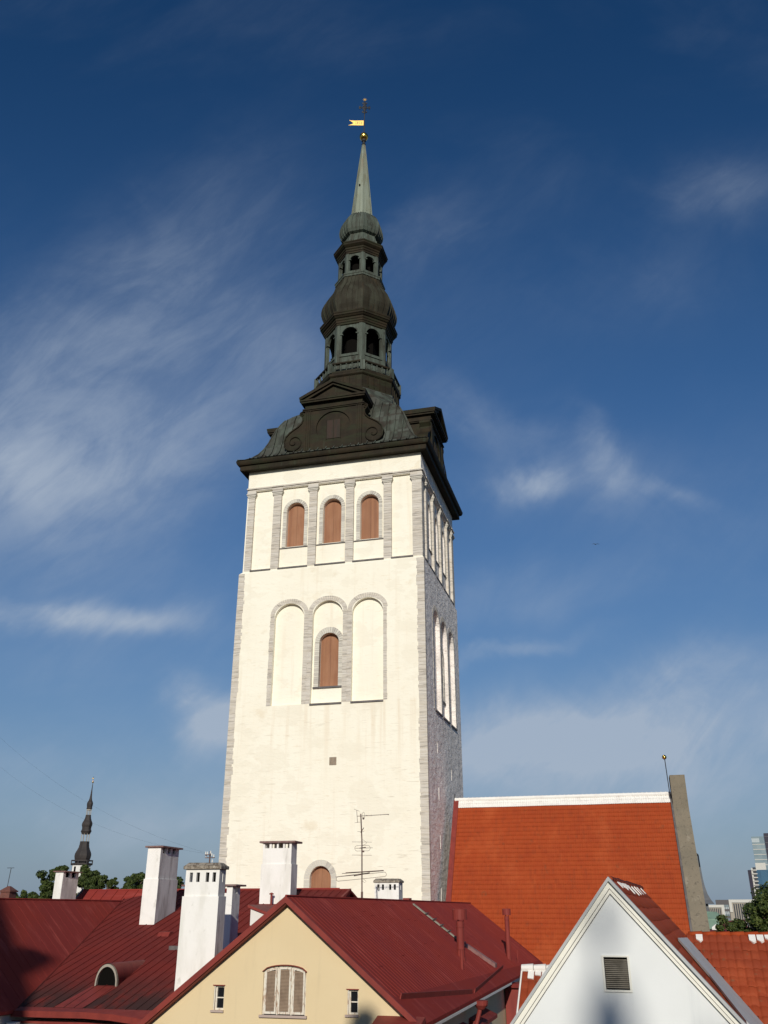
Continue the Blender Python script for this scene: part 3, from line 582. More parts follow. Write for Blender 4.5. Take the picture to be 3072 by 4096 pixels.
lantern(68.4, 74.6, 3.38, .80, 71.0, 73.25, 74.1, 'copper_green', .34)
def tier(prof, name, nm, ribs=None, **k):
    m = MB(LEAN); m.lathe(prof, **k)
    if ribs: octribs(m, prof[ribs[0]:ribs[1]], ribs[2])
    return m.build(name, M[nm], TW)
tier([(3.2, 74.3), (3.44, 74.42), (3.46, 74.62), (3.52, 74.64), (3.52, 74.86), (3.58, 74.9), (3.60, 75.1), (3.72, 75.16), (3.84, 75.3), (3.92, 75.34), (3.92, 75.52), (3.98, 75.6), (3.98, 75.74), (3.4, 76.0)], 'cornice', 'copper_dark')
d2 = [(3.45, 75.95), (3.55, 76.3), (3.74, 76.75), (3.86, 77.2), (3.87, 77.65), (3.78, 78.1), (3.58, 78.6), (3.30, 79.1), (3.0, 79.6), (2.76, 80.05), (2.60, 80.5), (2.50, 80.95)]
tier(d2, 'onion_dome', 'copper_bulb', (0, 12, (.2, .4, .6, .8)))
tier([(2.48, 80.9), (2.60, 80.94), (2.60, 81.14), (2.66, 81.2), (2.66, 81.3), (2.2, 81.42)], 'cornice', 'copper_green', capt=True)
lantern(81.35, 84.1, 2.33, .53, 81.75, 83.2, 83.72, 'copper_green', .26)
tier([(2.2, 83.95), (2.36, 84.0), (2.38, 84.2), (2.44, 84.22), (2.44, 84.44), (2.52, 84.5), (2.54, 84.66), (2.66, 84.74), (2.80, 84.86), (2.84, 84.9), (2.84, 85.06), (2.9, 85.12), (2.9, 85.24), (2.5, 85.34)], 'cornice', 'copper_dark')
d1 = [(2.6, 85.3), (2.3, 85.5), (2.08, 85.85), (1.95, 86.3), (1.86, 86.7), (1.8, 87.1)]
tier(d1, 'dome_neck', 'copper_green', (0, 5, (.33, .66)))
d1 = [(1.8, 87.0), (2.12, 87.15), (2.28, 87.5), (2.34, 88.0), (2.28, 88.55), (2.12, 89.1), (1.88, 89.55), (1.6, 89.9), (1.36, 90.15), (1.2, 90.32)]
tier(d1, 'onion_dome', 'copper_green', (0, 10, (.25, .5, .75)))
m = MB(LEAN); sp = [(1.28, 90.22), (1.26, 90.36), (1.14, 90.46), (1.04, 91.6), (.92, 93), (.72, 95.2), (.5, 97.6), (.28, 99.8), (.15, 101.1), (.12, 101.15)]
m.lathe(sp, capt=True); octribs(m, sp[2:9], (), .07)
for k in range(8): a = octpt(1, k, .5); m.rib([(a[0] * r * 1.0, a[1] * r * 1.0, z) for r, z in ((1.14, 90.7), (1.02, 92), (.9, 93.2))], (-a[1], a[0], 0), (a[0], a[1], 0), .05, .05)
spire = m.build('spire', M['copper_spire'], TW)
m = MB(LEAN); m.lathe([(.13, 101.1), (.24, 101.25), (.12, 101.4), (.12, 101.6), (.26, 101.75), (.26, 101.9), (.1, 102.0)], 10, capb=True, capt=True); m.build('finial_neck', M['iron'], TW)
m = MB(LEAN); m.ball((0, 0, 102.42), .5); m.build('finial_ball', M['gold'], TW, smooth=True)
m = MB(LEAN); m.tube([(0, 0, 102.9), (0, 0, 106.2)], .055, 8); m.build('finial_rod', M['iron'], TW)
m = MB(LEAN)   # pierced swallow-tailed vane, pointing to the left of the viewer
dv = (-.958, -.288)
def vane(a, z): return (dv[0] * a, dv[1] * a, z)
outl = [(.08, 104.98), (1.1, 104.92), (1.52, 104.93), (1.78, 105.0), (1.42, 104.72), (1.22, 104.52), (1.42, 104.36), (1.84, 104.16), (1.45, 104.2), (.08, 104.22)]
cuts = [rect(.26, .32, 104.36, 104.8), rect(.46, .54, 104.4, 104.55), rect(.46, .54, 104.66, 104.8), rect(.70, .78, 104.4, 104.8), rect(.92, .98, 104.36, 104.56), rect(.92, .98, 104.66, 104.82)]
m.holed(outl, cuts, lambda a, z: vane(a, z)); nv = (-.288 * .02, .958 * .02)
m.holed(outl, cuts, lambda a, z: (vane(a, z)[0] + nv[0], vane(a, z)[1] + nv[1], z))
for L in [outl] + cuts: m.strip(L, lambda a, z: vane(a, z), lambda a, z: (vane(a, z)[0] + nv[0], vane(a, z)[1] + nv[1], z))
m.build('weather_vane', M['gold_flag'], TW)
m = MB(LEAN)   # wrought cross with curled ends
cv = lambda a, z: (.958 * a, .288 * a, z)
m.tube([cv(0, 106.1), cv(0, 108.1)], .085, 6); m.tube([cv(-.66, 107.0), cv(.66, 107.0)], .065, 6)
for sg in (-1, 1):
    m.tube([cv(sg * a, 107 + b) for a, b in spiral(.52, .13, .13, .03, -90, 230, 12)], .05, 5); m.tube([cv(sg * a, 107 + b) for a, b in spiral(.52, -.13, .13, .03, 90, -230, 12)], .05, 5)
    for zc in (106.35, 107.72): m.tube([cv(sg * a, zc + b) for a, b in spiral(.16, 0, .16, .04, 180, 480, 12)], .055, 5)
    m.tube([cv(sg * .05, 106.55), cv(sg * .22, 106.9), cv(sg * .10, 107.0), cv(sg * .22, 107.12), cv(sg * .05, 107.5)], .06, 5)
m.build('cross', M['iron'], TW)
m = MB(LEAN)
for k in range(8): t = R(45 * k); m.tube([cv(0, 108.3), cv(.26 * math.cos(t), 108.3 + .26 * math.sin(t))], [.04, .01], 4)
m.build('star', M['gold_flag'], TW)
m = MB(LEAN); a = octpt(1, 5, .5); m.box(-.16, -.02, -.86, -.70, 94.4, 94.6); m.build('vent_hole', M['dark_inside'], TW)

# ================================================================== NAVE
def pantiles(m, O, ex, es, en, width, length, tw=.22, tl=.36, amp=.035, tilt=.03, keep=None, sub=6):
    O, ex, es, en = Vector(O), Vector(ex), Vector(es), Vector(en)
    nx = int(width / tw * sub); rows = int(length / tl)
    jit = random.Random(5)
    for j in range(rows):
        base = []; tj = [jit.uniform(-.007, .007) for _ in range(int(width / tw) + 2)]; wob = jit.uniform(-.01, .01)
        for (s_, e) in ((j * tl, .0), ((j + 1) * tl + .03, tilt), ((j + 1) * tl + .03, tilt - .02)):
            base.append([O + ex * (i * tw / sub) + es * (s_ + wob + tj[(i + 1) // sub]) + en * (e + tj[i // sub] + .012 * math.sin(i * tw / sub * 1.1 + j * .31) + amp * (math.sin(2 * math.pi * i / sub) * .7 + .3 * math.cos(4 * math.pi * i / sub))) for i in range(nx + 1)])
        ids = [[m.p(*q) for q in B] for B in base]
        for r_ in range(2):
            for i in range(nx):
                if keep and not keep(i * tw / sub, j * tl + tl / 2): continue
                m.f.append([ids[r_][i], ids[r_][i + 1], ids[r_ + 1][i + 1], ids[r_ + 1][i]])
NV = thing('church_nave', 'church nave with steep orange tiled roof and white limed ridge beside the tower', 'church', (3.16, 65.92, 0), 14.8)
ZR, VR, TP = 29.85, 7.0, 1.66   # ridge height, ridge depth, roof tangent
ln = math.hypot(1, TP); es = (0, -1 / ln, -TP / ln); en = (0, -TP / ln, 1 / ln)
m = MB(); ze = 12.0; ve = VR - (ZR - ze) / TP
m.poly([(.6, VR, ZR - .12), (16.82, VR, ZR - .12), (16.82, ve, ze - .12), (.6, ve, ze - .12)]); m.poly([(.6, VR, ZR - .12), (16.82, VR, ZR - .12), (16.82, 2 * VR - ve, ze), (.6, 2 * VR - ve, ze)])
m.build('roof_deck', M['clay'], NV)
m = MB(); pantiles(m, (.92, VR + .03, ZR - .05), (1, 0, 0), es, en, 15.86, 15.5, tw=.16, amp=.022, tilt=.028, sub=4); rf = m.build('roof', M['clay'], NV, smooth=True, fix=False)
m = MB(); pantiles(m, (.92, VR + .03, ZR - .02), (1, 0, 0), es, (0, en[1] * 1, en[2]), 15.86, .76, tw=.16, tl=.37, amp=.03, sub=4)
m.tube([(.62, VR, ZR - .02), (16.82, VR, ZR - .02)], .14, 8)
for k in range(48): m.tube([(.66 + .335 * k, VR, ZR - .02), (.72 + .335 * k, VR, ZR - .02)], .165, 8)
o = m.build('ridge', M['mortar'], rf, fix=False); o.location = (0, en[1] * .03, en[2] * .03)
m = MB()
m.hexa([(.55, VR, ZR - .08), (.93, VR, ZR - .08), (.93, ve, ze - .08), (.55, ve, ze - .08), (.55, VR + en[1] * .1, ZR + .0), (.93, VR + en[1] * .1, ZR + .0), (.93, ve + en[1] * .1, ze), (.55, ve + en[1] * .1, ze)]); m.build('verge', M['red_paint'], NV)
m = MB(); m.box(.57, .62, VR - .03, VR + .03, ZR, ZR + .42); m.build('ridge_spike', M['iron'], NV)
m = MB(); m.box(.7, 17.8, ve + .6, 2 * VR - ve - .6, 0, ze); m.build('wall', M['render_wash'], NV)
m = MB(); m.hexa([(16.70, VR, ZR - .02), (16.835, VR, ZR - .02), (16.835, ve, ze - .02), (16.70, ve, ze - .02), (16.70, VR + en[1] * .08, ZR + .07), (16.835, VR + en[1] * .08, ZR + .07), (16.835, ve + en[1] * .08, ze + .07), (16.70, ve + en[1] * .08, ze + .07)]); m.build('edge_strip', M['slate'], NV)  # thin dark strip along the roof edge next to the parapet
m = MB()   # parapet gable at the east end
pts = [(2 * VR - ve, ze), (2 * VR - ve, 0), (ve - .3, 0), (ve - .3, ze - .1)] + [(6.3, 28.75), (6.3, 31.08), (7.9, 31.08), (7.9, 28.75)]
m.prism([(16.84, y, z) for y, z in pts], (1.06, 0, 0)); m.build('gable_parapet', M['grey_render'], NV)
m = MB(); m.tube([(16.72, 6.6, 29.5), (16.66, 6.62, 32.35)], .035, 6)
fr_ = m.build('finial_rod', M['iron'], NV); m = MB(); m.ball((16.65, 6.62, 32.42), .17, 16, 10); m.build('finial_ball', M['gold'], fr_, smooth=True)

# ================================================================== YELLOW HOUSE
OY = (-2.8146, 27.858, 0)
YH = thing('yellow_house', 'yellow gabled house with dark red sheet metal roof and shuttered attic window', 'house', OY, 15)
ZA = 22.36; TR, TL = .795, .765; UE = 3.95; ULE = 5.6; VB = 30.6
zr = lambda u: ZA - u * TR; zl = lambda u: ZA - u * TL
win = [(-1.97, .23), (1.95, .23)]
m = MB()
sh = [(.64, 19.34)] + [(.64 * math.cos(math.pi * k / 12), 20.40 + .17 * math.sin(math.pi * k / 12)) for k in range(13)] + [(-.64, 19.34)]
SHX = -.05; sh = [(a + SHX, z) for a, z in sh]
wl_ = rect(-2.18, -1.86, 19.42, 20.03); wr_ = rect(1.80, 2.11, 19.40, 20.0)
m.holed([(-5.3, 0), (3.5, 0), (3.5, zr(3.5) - .16), (-.02, ZA - .16), (-5.3, zl(5.3) - .16)], [sh, wl_, wr_], lambda a, z: (a, .28, z))
for L, d in ((sh, .12), (wl_, .13), (wr_, .13)): m.strip(L, lambda a, z: (a, .28, z), lambda a, z, d=d: (a, .28 + d, z))
m.poly([(3.5, .28, 0), (3.5, VB, 0), (3.5, VB, zr(3.5) - .1), (3.5, .28, zr(3.5) - .1)]); m.poly([(-5.3, .28, 0), (-5.3, VB, 0), (-5.3, VB, 18), (-5.3, .28, 18)])
m.poly([(-5.3, VB, 0), (3.5, VB, 0), (3.5, VB, zr(3.5) - .1), (0, VB, ZA - .1), (-5.3, VB, 18)])
m.build('wall', M['yellow'], YH)
m = MB()   # roof slabs with standing seams
m.hexa([(0, 0, ZA - .10), (UE, 0, zr(UE) - .10), (UE, VB, zr(UE) - .10), (0, VB + .2, ZA - .10), (0, 0, ZA), (UE, 0, zr(UE)), (UE, VB + .9, zr(UE)), (0, VB, ZA)])
m.hexa([(0, 0, ZA - .10), (-ULE, 0, zl(ULE) - .10), (-ULE, VB, zl(ULE) - .10), (0, VB, ZA - .10), (0, 0, ZA), (-ULE, 0, zl(ULE)), (-ULE, VB, zl(ULE)), (0, VB, ZA)])
nr_ = Vector((TR, 0, 1)).normalized(); nl_ = Vector((-TL, 0, 1)).normalized()
for k in range(1, 92):
    v = k * .335; e = UE * .80 + .02 * v
    m.rib([(.03, v, zr(.03)), (min(e, UE - .1), v, zr(min(e, UE - .1)))], (0, 1, 0), nr_, .008, .010); m.rib([(-.03, v, zl(.03)), (-ULE, v, zl(ULE))], (0, 1, 0), nl_, .008, .010)
for (u0, v0, u1, v1) in [(rnd.uniform(.2, 2.8), .5 * rnd.randint(1, 58), 0, 0) for _ in range(50)]: m.box(u0, u0 + .012, v0, v0 + .5, zr(u0) + .002, zr(u0) + .010)
m.tube([(0, -.02, ZA + .015), (0, VB, ZA + .015)], .035, 6)
m.build('roof', M['red_metal'], YH)
m = MB()   # verge boards of the gable
for sg, T, E in ((1, TR, UE), (-1, TL, ULE)):
    m.hexa([(0, -.06, ZA - .17), (sg * E, -.06, ZA - E * T - .17), (sg * E, .02, ZA - E * T - .17), (0, .02, ZA - .17), (0, -.06, ZA + .012), (sg * E, -.06, ZA - E * T + .012), (sg * E, .02, ZA - E * T + .012), (0, .02, ZA + .012)])
    m.hexa([(0, .02, ZA - .20), (sg * E, .02, ZA - E * T - .20), (sg * E, .27, ZA - E * T - .20), (0, .27, ZA - .20), (0, .02, ZA - .11), (sg * E, .02, ZA - E * T - .11), (sg * E, .27, ZA - E * T - .11), (0, .27, ZA - .11)])
m.build('verge', M['red_paint'], YH)
# shuttered window
m = MB()
zt = lambda a: 20.40 + .17 * math.sqrt(max(0, 1 - ((a - SHX) / .64) ** 2))
def archbar(m, a0, a1, off, th, d0, d1, n=10):
    for k in range(n):
        x0, x1 = a0 + (a1 - a0) * k / n, a0 + (a1 - a0) * (k + 1) / n
        m.hexa([(x0, d0, zt(x0) + off - th), (x1, d0, zt(x1) + off - th), (x1, d1, zt(x1) + off - th), (x0, d1, zt(x0) + off - th), (x0, d0, zt(x0) + off), (x1, d0, zt(x1) + off), (x1, d1, zt(x1) + off), (x0, d1, zt(x0) + off)])
archbar(m, SHX - .62, SHX + .62, 0, .05, .33, .4)
for a in (-.64, -.235, .185, .60): m.box(SHX + a, SHX + a + .04, .33, .4, 19.34, zt(SHX + a + .02) - .02)
wf = m.build('window', M['old_white'], YH)
for a0, a1 in ((-.595, -.24), (-.19, .18), (.23, .595)):
    m = MB(); p, q = SHX + a0, SHX + a1; m.box(p, p + .05, .30, .36, 19.36, zt(p + .025) - .05); m.box(q - .05, q, .30, .36, 19.36, zt(q - .025) - .05); m.box(p + .05, q - .05, .30, .36, 19.36, 19.42)
    archbar(m, p + .05, q - .05, -.05, .05, .30, .36, 5); st = m.build('shutter', M['old_white'], wf)
    m = MB(); z = 19.43
    while z < 20.44:
        if z < min(zt(p + .06), zt(q - .06)) - .1: m.hexa([(p + .05, .305, z), (q - .05, .305, z), (q - .05, .312, z + .004), (p + .05, .312, z + .004), (p + .05, .345, z + .035), (q - .05, .345, z + .035), (q - .05, .352, z + .039), (p + .05, .352, z + .039)])
        z += .034
    m.box(p + .04, q - .04, .353, .36, 19.38, min(zt(p), zt(q)) - .04); m.build('louvre', M['louvre'], st)
m = MB(); m.box(SHX - .70, SHX + .70, .20, .36, 19.28, 19.34); m.build('sill', M['pink_sill'], wf)
m = MB(); archbar(m, SHX - .66, SHX + .66, .022, .02, .22, .30); m.build('drip_strip', M['red_paint'], wf)
for a0, a1, z0, z1 in ((-2.18, -1.86, 19.42, 20.03), (1.80, 2.11, 19.40, 20.0)):
    m = MB(); d0, d1 = .36, .41; m.box(a0 + .03, a0 + .075, d0, d1, z0, z1); m.box(a1 - .04, a1, d0, d1, z0, z1); m.box(a0 + .075, a1 - .04, d0, d1, z0, z0 + .045); m.box(a0 + .075, a1 - .04, d0, d1, z1 - .045, z1); zc = (z0 + z1) / 2; m.box(a0 + .075, a1 - .04, d0, d1, zc - .014, zc + .014)
    m.box(a0, a0 + .03, .30, .41, z0, z1)
    wf = m.build('window', M['old_white'], YH)
    m = MB(); m.box(a0 + .05, a1 - .02, .415, .42, z0 + .02, z1 - .02); m.build('pane', M['glass_dark'], wf)
    m = MB(); m.box(a0 - .05, a1 + .02, .22, .41, z0 - .055, z0 - .002); m.build('sill', M['pink_sill'], wf)
    m = MB(); m.box(a0 - .03, a1 + .02, .255, .33, z1 + .0, z1 + .022); m.build('drip_strip', M['red_paint'], wf)
# eaves on the right: kick-board gutter, soffit, ledges, hopper
m = MB()
for (ua, va, ub, vb_) in ((3.22, .5, 3.78, 8.5), (3.80, 8.95, 3.45, 18.6)):
    m.hexa([(ua, va, zr(ua)), (ub, vb_, zr(ub)), (ub + .03, vb_, zr(ub + .03)), (ua + .03, va, zr(ua + .03)), (ua + .04, va, zr(ua) + .13), (ub + .04, vb_, zr(ub) + .13), (ub + .06, vb_, zr(ub) + .12), (ua + .06, va, zr(ua) + .12)])
m.build('snow_board', M['red_paint'], YH)
m = MB(); m.box(UE - .12, UE + .02, .1, 17.7, zr(UE) - .19, zr(UE) - .12); m.box(3.5, UE - .13, .28, VB, zr(UE) - .26, zr(UE) - .13); m.build('soffit', M['white_wall'], YH)
for v0, v1 in ((3.5, 8.3), (9.4, 13.2)): m = MB(); m.hexa([(3.5, v0, 18.28), (3.95, v0, 18.18), (3.95, v1, 18.18), (3.5, v1, 18.28), (3.5, v0, 18.50), (3.95, v0, 18.30), (3.95, v1, 18.30), (3.5, v1, 18.50)]); m.build('ledge', M['red_paint'], YH)
m = MB(); m.hexa([(2.62, -.36, 19.20), (3.98, -.36, 19.20), (3.98, .28, 19.20), (2.62, .28, 19.20), (2.66, -.30, 19.26), (3.98, -.30, 19.26), (3.98, .28, 19.40), (2.66, .28, 19.40)]); ck = m.build('cornice_return', M['red_paint'], YH)
m = MB(); m.box(2.70, 3.9, -.28, .27, 19.06, 19.19); m.box(2.78, 3.8, -.16, .27, 18.9, 19.058); m.build('moulding', M['slate_grey'], ck)
m = MB(); m.lathe([(.12, 18.85), (.24, 18.98), (.26, 19.12), (.2, 19.13)], 12, UE + .12, 8.7, 0, capb=True, capt=True); hp = m.build('rain_hopper', M['red_paint'], YH)
m = MB(); m.tube([(UE + .1, 8.7, 18.9), (UE + .02, 8.6, 18.6), (UE - .1, 8.5, 18.2), (UE - .15, 8.45, 10)], .075, 8); m.build('downpipe', M['red_paint'], hp)
m = MB(); m.box(3.55, 4.75, 18.4, 19.6, 4, 18.85); m.hexa([(3.5, 18.2, 18.852), (4.85, 18.2, 18.852), (4.85, 19.8, 18.852), (3.5, 19.8, 18.852), (3.6, 18.5, 19.0), (4.7, 18.5, 19.0), (4.7, 19.5, 19.0), (3.6, 19.5, 19.0)]); m.build('clad_stack', M['red_paint'], YH)
# roof ladder and duct
m = MB(); u0, v0, u1, v1 = .22, 14.95, 2.3, 15.95
for off in (-.07, .09): m.hexa([(u0, v0 + off, zr(u0) + .03), (u1, v1 + off, zr(u1) + .03), (u1, v1 + off + .1, zr(u1) + .03), (u0, v0 + off + .1, zr(u0) + .03), (u0, v0 + off, zr(u0) + .08), (u1, v1 + off, zr(u1) + .08), (u1, v1 + off + .1, zr(u1) + .08), (u0, v0 + off + .1, zr(u0) + .08)])
ld = m.build('roof_ladder', M['old_board'], YH)
for k in range(6): m = MB(); t = .25 + .14 * k; u, v = u0 + (u1 - u0) * t, v0 + (v1 - v0) * t; m.box(u, u + .07, v - .2, v + .3, zr(u) + .082, zr(u) + .13); m.build('rung', M['slate'], ld)
m = MB(); m.hexa([(2.3, 15.9, zr(2.3)), (3.36, 17.1, zr(3.36)), (3.36, 17.65, zr(3.36)), (2.3, 16.3, zr(2.3)), (2.3, 15.9, zr(2.3) + .14), (3.36, 17.1, zr(3.36) + .16), (3.36, 17.65, zr(3.36) + .16), (2.3, 16.3, zr(2.3) + .14)]); m.build('roof_duct', mat('faded_red_duct', (.30, .16, .14), .6, [dict(scale=(4, 4, 4), color=(.22, .09, .08), fac=.7)]), YH)
def vpipe(u, v, z0, z1, r, rc, hc):
    m = MB(); m.lathe([(r * 1.25, z0), (r * 1.25, z0 + .25), (r, z0 + .26), (r, z1 - hc * 1.15)], 14, u, v, 0, capt=True)
    for zz in (z0 + .55, z1 - hc * 1.75): m.lathe([(r * 1.0, zz), (r * 1.12, zz + .01), (r * 1.12, zz + .05), (r, zz + .06)], 14, u, v, 0)
    o = m.build('vent_pipe', M['red_paint'], YH)
    m = MB(); m.lathe([(rc * .98, z1 - hc), (rc, z1 - hc), (rc * 1.03, z1 - .02), (rc * .9, z1)], 16, u, v, 0, capt=True, capb=True)
    for k in range(3): t = R(120 * k); m.tube([(u + r * .9 * math.cos(t), v + r * .9 * math.sin(t), z1 - hc * 1.3), (u + r * .9 * math.cos(t), v + r * .9 * math.sin(t), z1 - hc * .9)], .015, 5)
    m.build('pipe_cap', M['red_paint'], o); return o
vpipe(2.62, 13.0, 20.0, 22.04, .155, .29, .40)
vpipe(3.2, 22.72, 19.6, 22.06, .115, .205, .30)
m = MB(); m.tube([(3.02, 11.0, 19.7), (3.02, 11.0, 20.62)], .06, 8); m.build('vent_pipe', M['red_paint'], YH)
m = MB(); m.tube([(3.5, 23.8, 19.4), (3.5, 23.8, 20.15)], .025, 6); m.build('vent_pipe', M['red_paint'], YH)
m = MB(); m.box(-1.98, -1.66, 22, 22.6, 20.6, 22.56); m.build('roof_vent', M['red_paint'], YH)

def chimney(parent, u0, u1, v0, v1, zb, zt_, slot_h, slot_drop, nf, ns, style, over=.1, step=None, mt=None, cap_h=.1):
    """limewashed stack: shaft, slotted head with pillars, cap"""
    mt = mt or M['white_chimney']; m = MB(); zs0 = zt_ - slot_drop - slot_h; zs1 = zt_ - slot_drop
    if step: m.box(u0 - .04, u1 + .04, v0 - .04, v1 + .04, zb, step); m.box(u0, u1, v0, v1, step, zs0)
    else: m.box(u0, u1, v0, v1, zb, zs0)
    if slot_drop > .02: m.box(u0, u1, v0, v1, zs1, zt_)
    t = .10
    def posts(a0, a1, slots): # slots as fractions
        e = [a0]; w = a1 - a0
        for s0, s1 in slots: e += [a0 + s0 * w, a0 + s1 * w]
        e.append(a1); return [(e[i], e[i + 1]) for i in range(0, len(e), 2)]
    for a, b in posts(u0, u1, nf): m.box(a, b, v0, v0 + t, zs0, zs1); m.box(a, b, v1 - t, v1, zs0, zs1)
    for a, b in posts(v0 + t, v1 - t, ns): m.box(u0, u0 + t, a, b, zs0, zs1); m.box(u1 - t, u1, a, b, zs0, zs1)
    o = m.build('chimney', mt, parent); o.data.materials.append(M['stained_shaded_chimney'])
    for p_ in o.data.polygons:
        if p_.normal.x > .9: p_.material_index = 1  # every right-hand face gets the stained copy with shade in its colour
    m = MB(); m.box(u0 + t * 1.6, u1 - t * 1.6, v0 + t * 1.6, v1 - t * 1.6, zs0 - .01, zs1 + .01) if style != 'open' else m.box((u0 + u1) / 2 - .03, (u0 + u1) / 2 + .03, v0 + t * 2.5, v1 - t, zs0 - .01, zs1 + .01)
    m.build('flue', M['chimney_cap'] if style == 'open' else M['dark_inside'], o)
    m = MB()
    if style == 'mossy':
        m.box(u0 - over, u1 + over, v0 - over, v1 + over, zt_, zt_ + cap_h)
        m.hexa([(u0 - over * .8, v0 - over * .8, zt_ + cap_h), (u1 + over * .6, v0 - over * .8, zt_ + cap_h), (u1 + over * .6, v1 + over * .8, zt_ + cap_h), (u0 - over * .8, v1 + over * .8, zt_ + cap_h), (u0 + .02, v0 + .1, zt_ + cap_h * 2.0), (u1 - .05, v0 + .1, zt_ + cap_h * 1.9), (u1 - .05, v1 - .1, zt_ + cap_h * 1.9), (u0 + .02, v1 - .1, zt_ + cap_h * 2.0)])
        m.build('chimney_cap', M['chimney_cap'], o, bevel=.012)
    else:
        m.box(u0 - over, u1 + over * 1.5, v0 - over, v1 + over, zt_, zt_ + cap_h); m.build('chimney_cap', M['cap_lead'], o, bevel=.01)
    return o
S4 = [(.12, .21), (.32, .42), (.60, .70), (.80, .90)]
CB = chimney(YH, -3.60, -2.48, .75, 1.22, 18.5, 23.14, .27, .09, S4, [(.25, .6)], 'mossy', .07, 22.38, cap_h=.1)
CB['label'] = 'tall white chimney with four slots and mossy cap'
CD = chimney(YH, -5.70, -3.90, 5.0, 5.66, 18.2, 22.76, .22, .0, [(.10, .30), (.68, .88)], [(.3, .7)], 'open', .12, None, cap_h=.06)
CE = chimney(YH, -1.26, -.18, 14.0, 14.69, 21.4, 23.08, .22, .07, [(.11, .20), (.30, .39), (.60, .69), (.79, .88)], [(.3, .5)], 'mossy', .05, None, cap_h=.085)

# ================================================================== RED ROOF HOUSE (long house with a wing)
RH = thing('red_roof_house', 'long house with low pitched dark red seamed roof, eyebrow dormer and left wing', 'house', OY, 15)
ML = lambda v: 19.05 + .281 * (v - 2.55)
m = MB(); vR = 16.05; zR = ML(vR); xl, xr = -12.4, -2.95
P_ = [(-10.15, 2.5), (-2.0, 2.5), (xr, vR), (xl, vR), (-14.3, 14.0)]; m.prism([(a, b, ML(b)) for a, b in P_], (0, 0, -.1))
m.hexa([(xl, vR, zR - .1), (xr, vR, zR - .1), (xr, vR + 8, zR - 2.4), (xl, vR + 8, zR - 2.4), (xl, vR, zR), (xr, vR, zR), (xr, vR + 8, zR - 2.3), (xl, vR + 8, zR - 2.3)])
nM = Vector((0, -.281, 1)).normalized()
def valley_v(u): return 2.55 + (-10.1 - u) * .95 / .281
u = -15.2
while u < -2.9:
    v0 = 2.75 if u > -10.1 else valley_v(u) + .1
    vt = vR - .05 if u > xl else 14.0 + (u + 14.3) * (vR - 14.0) / (xl + 14.3) - .05
    if v0 < vt - .2: m.rib([(u, v0, ML(v0)), (u, vt, ML(vt))], (1, 0, 0), nM, .014, .026)
    u += .37
for k in range(70):
    u = -12.4 + .37 * rnd.randint(0, 24); v = rnd.uniform(3.2, 15.5)
    if v > valley_v(min(u, -10.1)) + .4: m.hexa([(u, v, ML(v)), (u + .36, v, ML(v)), (u + .36, v + .03, ML(v + .03)), (u, v + .03, ML(v + .03)), (u, v, ML(v) + .008), (u + .36, v, ML(v) + .008), (u + .36, v + .03, ML(v + .03) + .008), (u, v + .03, ML(v + .03) + .008)])
m.tube([(xl, vR, zR + .01), (xr, vR, zR + .01)], .04, 6)
m.tube([(-10.12, 2.6, ML(2.6) + .01), (-13.7, valley_v(-13.7), ML(valley_v(-13.7)) + .01)], .03, 5)
m.build('roof', M['red_stained'], RH)
m = MB(); UL = -10.1; WL = 3.5; zL = 19.05 + .95 * WL; nL = Vector((.95, 0, 1)).normalized(); vF = -14
m.hexa([(UL, vF, 18.95), (UL, 2.6, 18.95), (UL - WL, 14.4, zL - .1), (UL - WL, vF, zL - .1), (UL, vF, 19.05), (UL, 2.55, 19.05), (UL - WL, 14.4, zL), (UL - WL, vF, zL)])
m.hexa([(UL - WL, vF, zL - .1), (UL - WL, 17, zL - .1), (UL - 2 * WL, 17, 18.95), (UL - 2 * WL, vF, 18.95), (UL - WL, vF, zL), (UL - WL, 17, zL), (UL - 2 * WL, 17, 19.05), (UL - 2 * WL, vF, 19.05)])
m.poly([(UL - WL, 14.0, zL), (UL - WL, 17, zL), (UL - WL + .6, 17, zL)])
v = -13.5
while v < 14:
    ue = UL if v < 2.55 else UL - (v - 2.55) * .281 / .95
    if ue > UL - WL + .1: m.rib([(ue, v, 19.05 + .95 * (UL - ue)), (UL - WL + .02, v, zL - .02)], (0, 1, 0), nL, .006, .006)
    v += .55
m.tube([(UL - WL, vF, zL + .01), (UL - WL, 14.8, zL + .01)], .04, 6)
m.build('roof', M['red_metal'], RH)
m = MB()   # eaves board with a soft wave toward the yellow house
E_ = [(-10.2, 2.48, 19.02), (-9.0, 2.5, 19.02), (-7.6, 2.5, 19.03), (-6.6, 2.46, 19.0), (-5.8, 2.36, 18.94), (-5.0, 2.25, 18.87), (-4.0, 2.15, 18.8)]
for a, b in zip(E_, E_[1:]):
    m.hexa([(a[0], a[1] - .1, a[2] - .16), (b[0], b[1] - .1, b[2] - .16), (b[0], 2.7, b[2] - .1), (a[0], 2.7, a[2] - .1), (a[0], a[1] - .12, a[2] + .02), (b[0], b[1] - .12, b[2] + .02), (b[0], 2.75, ML(2.75) + .01), (a[0], 2.75, ML(2.75) + .01)])
    m.hexa([(a[0], a[1] - .02, a[2] - .34), (b[0], b[1] - .02, b[2] - .34), (b[0], b[1] + .1, b[2] - .34), (a[0], a[1] + .1, a[2] - .34), (a[0], a[1] - .02, a[2] - .28), (b[0], b[1] - .02, b[2] - .28), (b[0], b[1] + .1, b[2] - .28), (a[0], a[1] + .1, a[2] - .28)])
m.build('eaves_board', M['red_paint'], RH)
m = MB(); m.box(-10.0, -5.3, 2.75, 16, 0, 18.62); m.box(-17.0, -10.3, -13.8, 16.5, 0, 18.9); m.box(-10.29, -5.35, 16, 22, 0, 20); m.build('wall', M['white_wall'], RH)
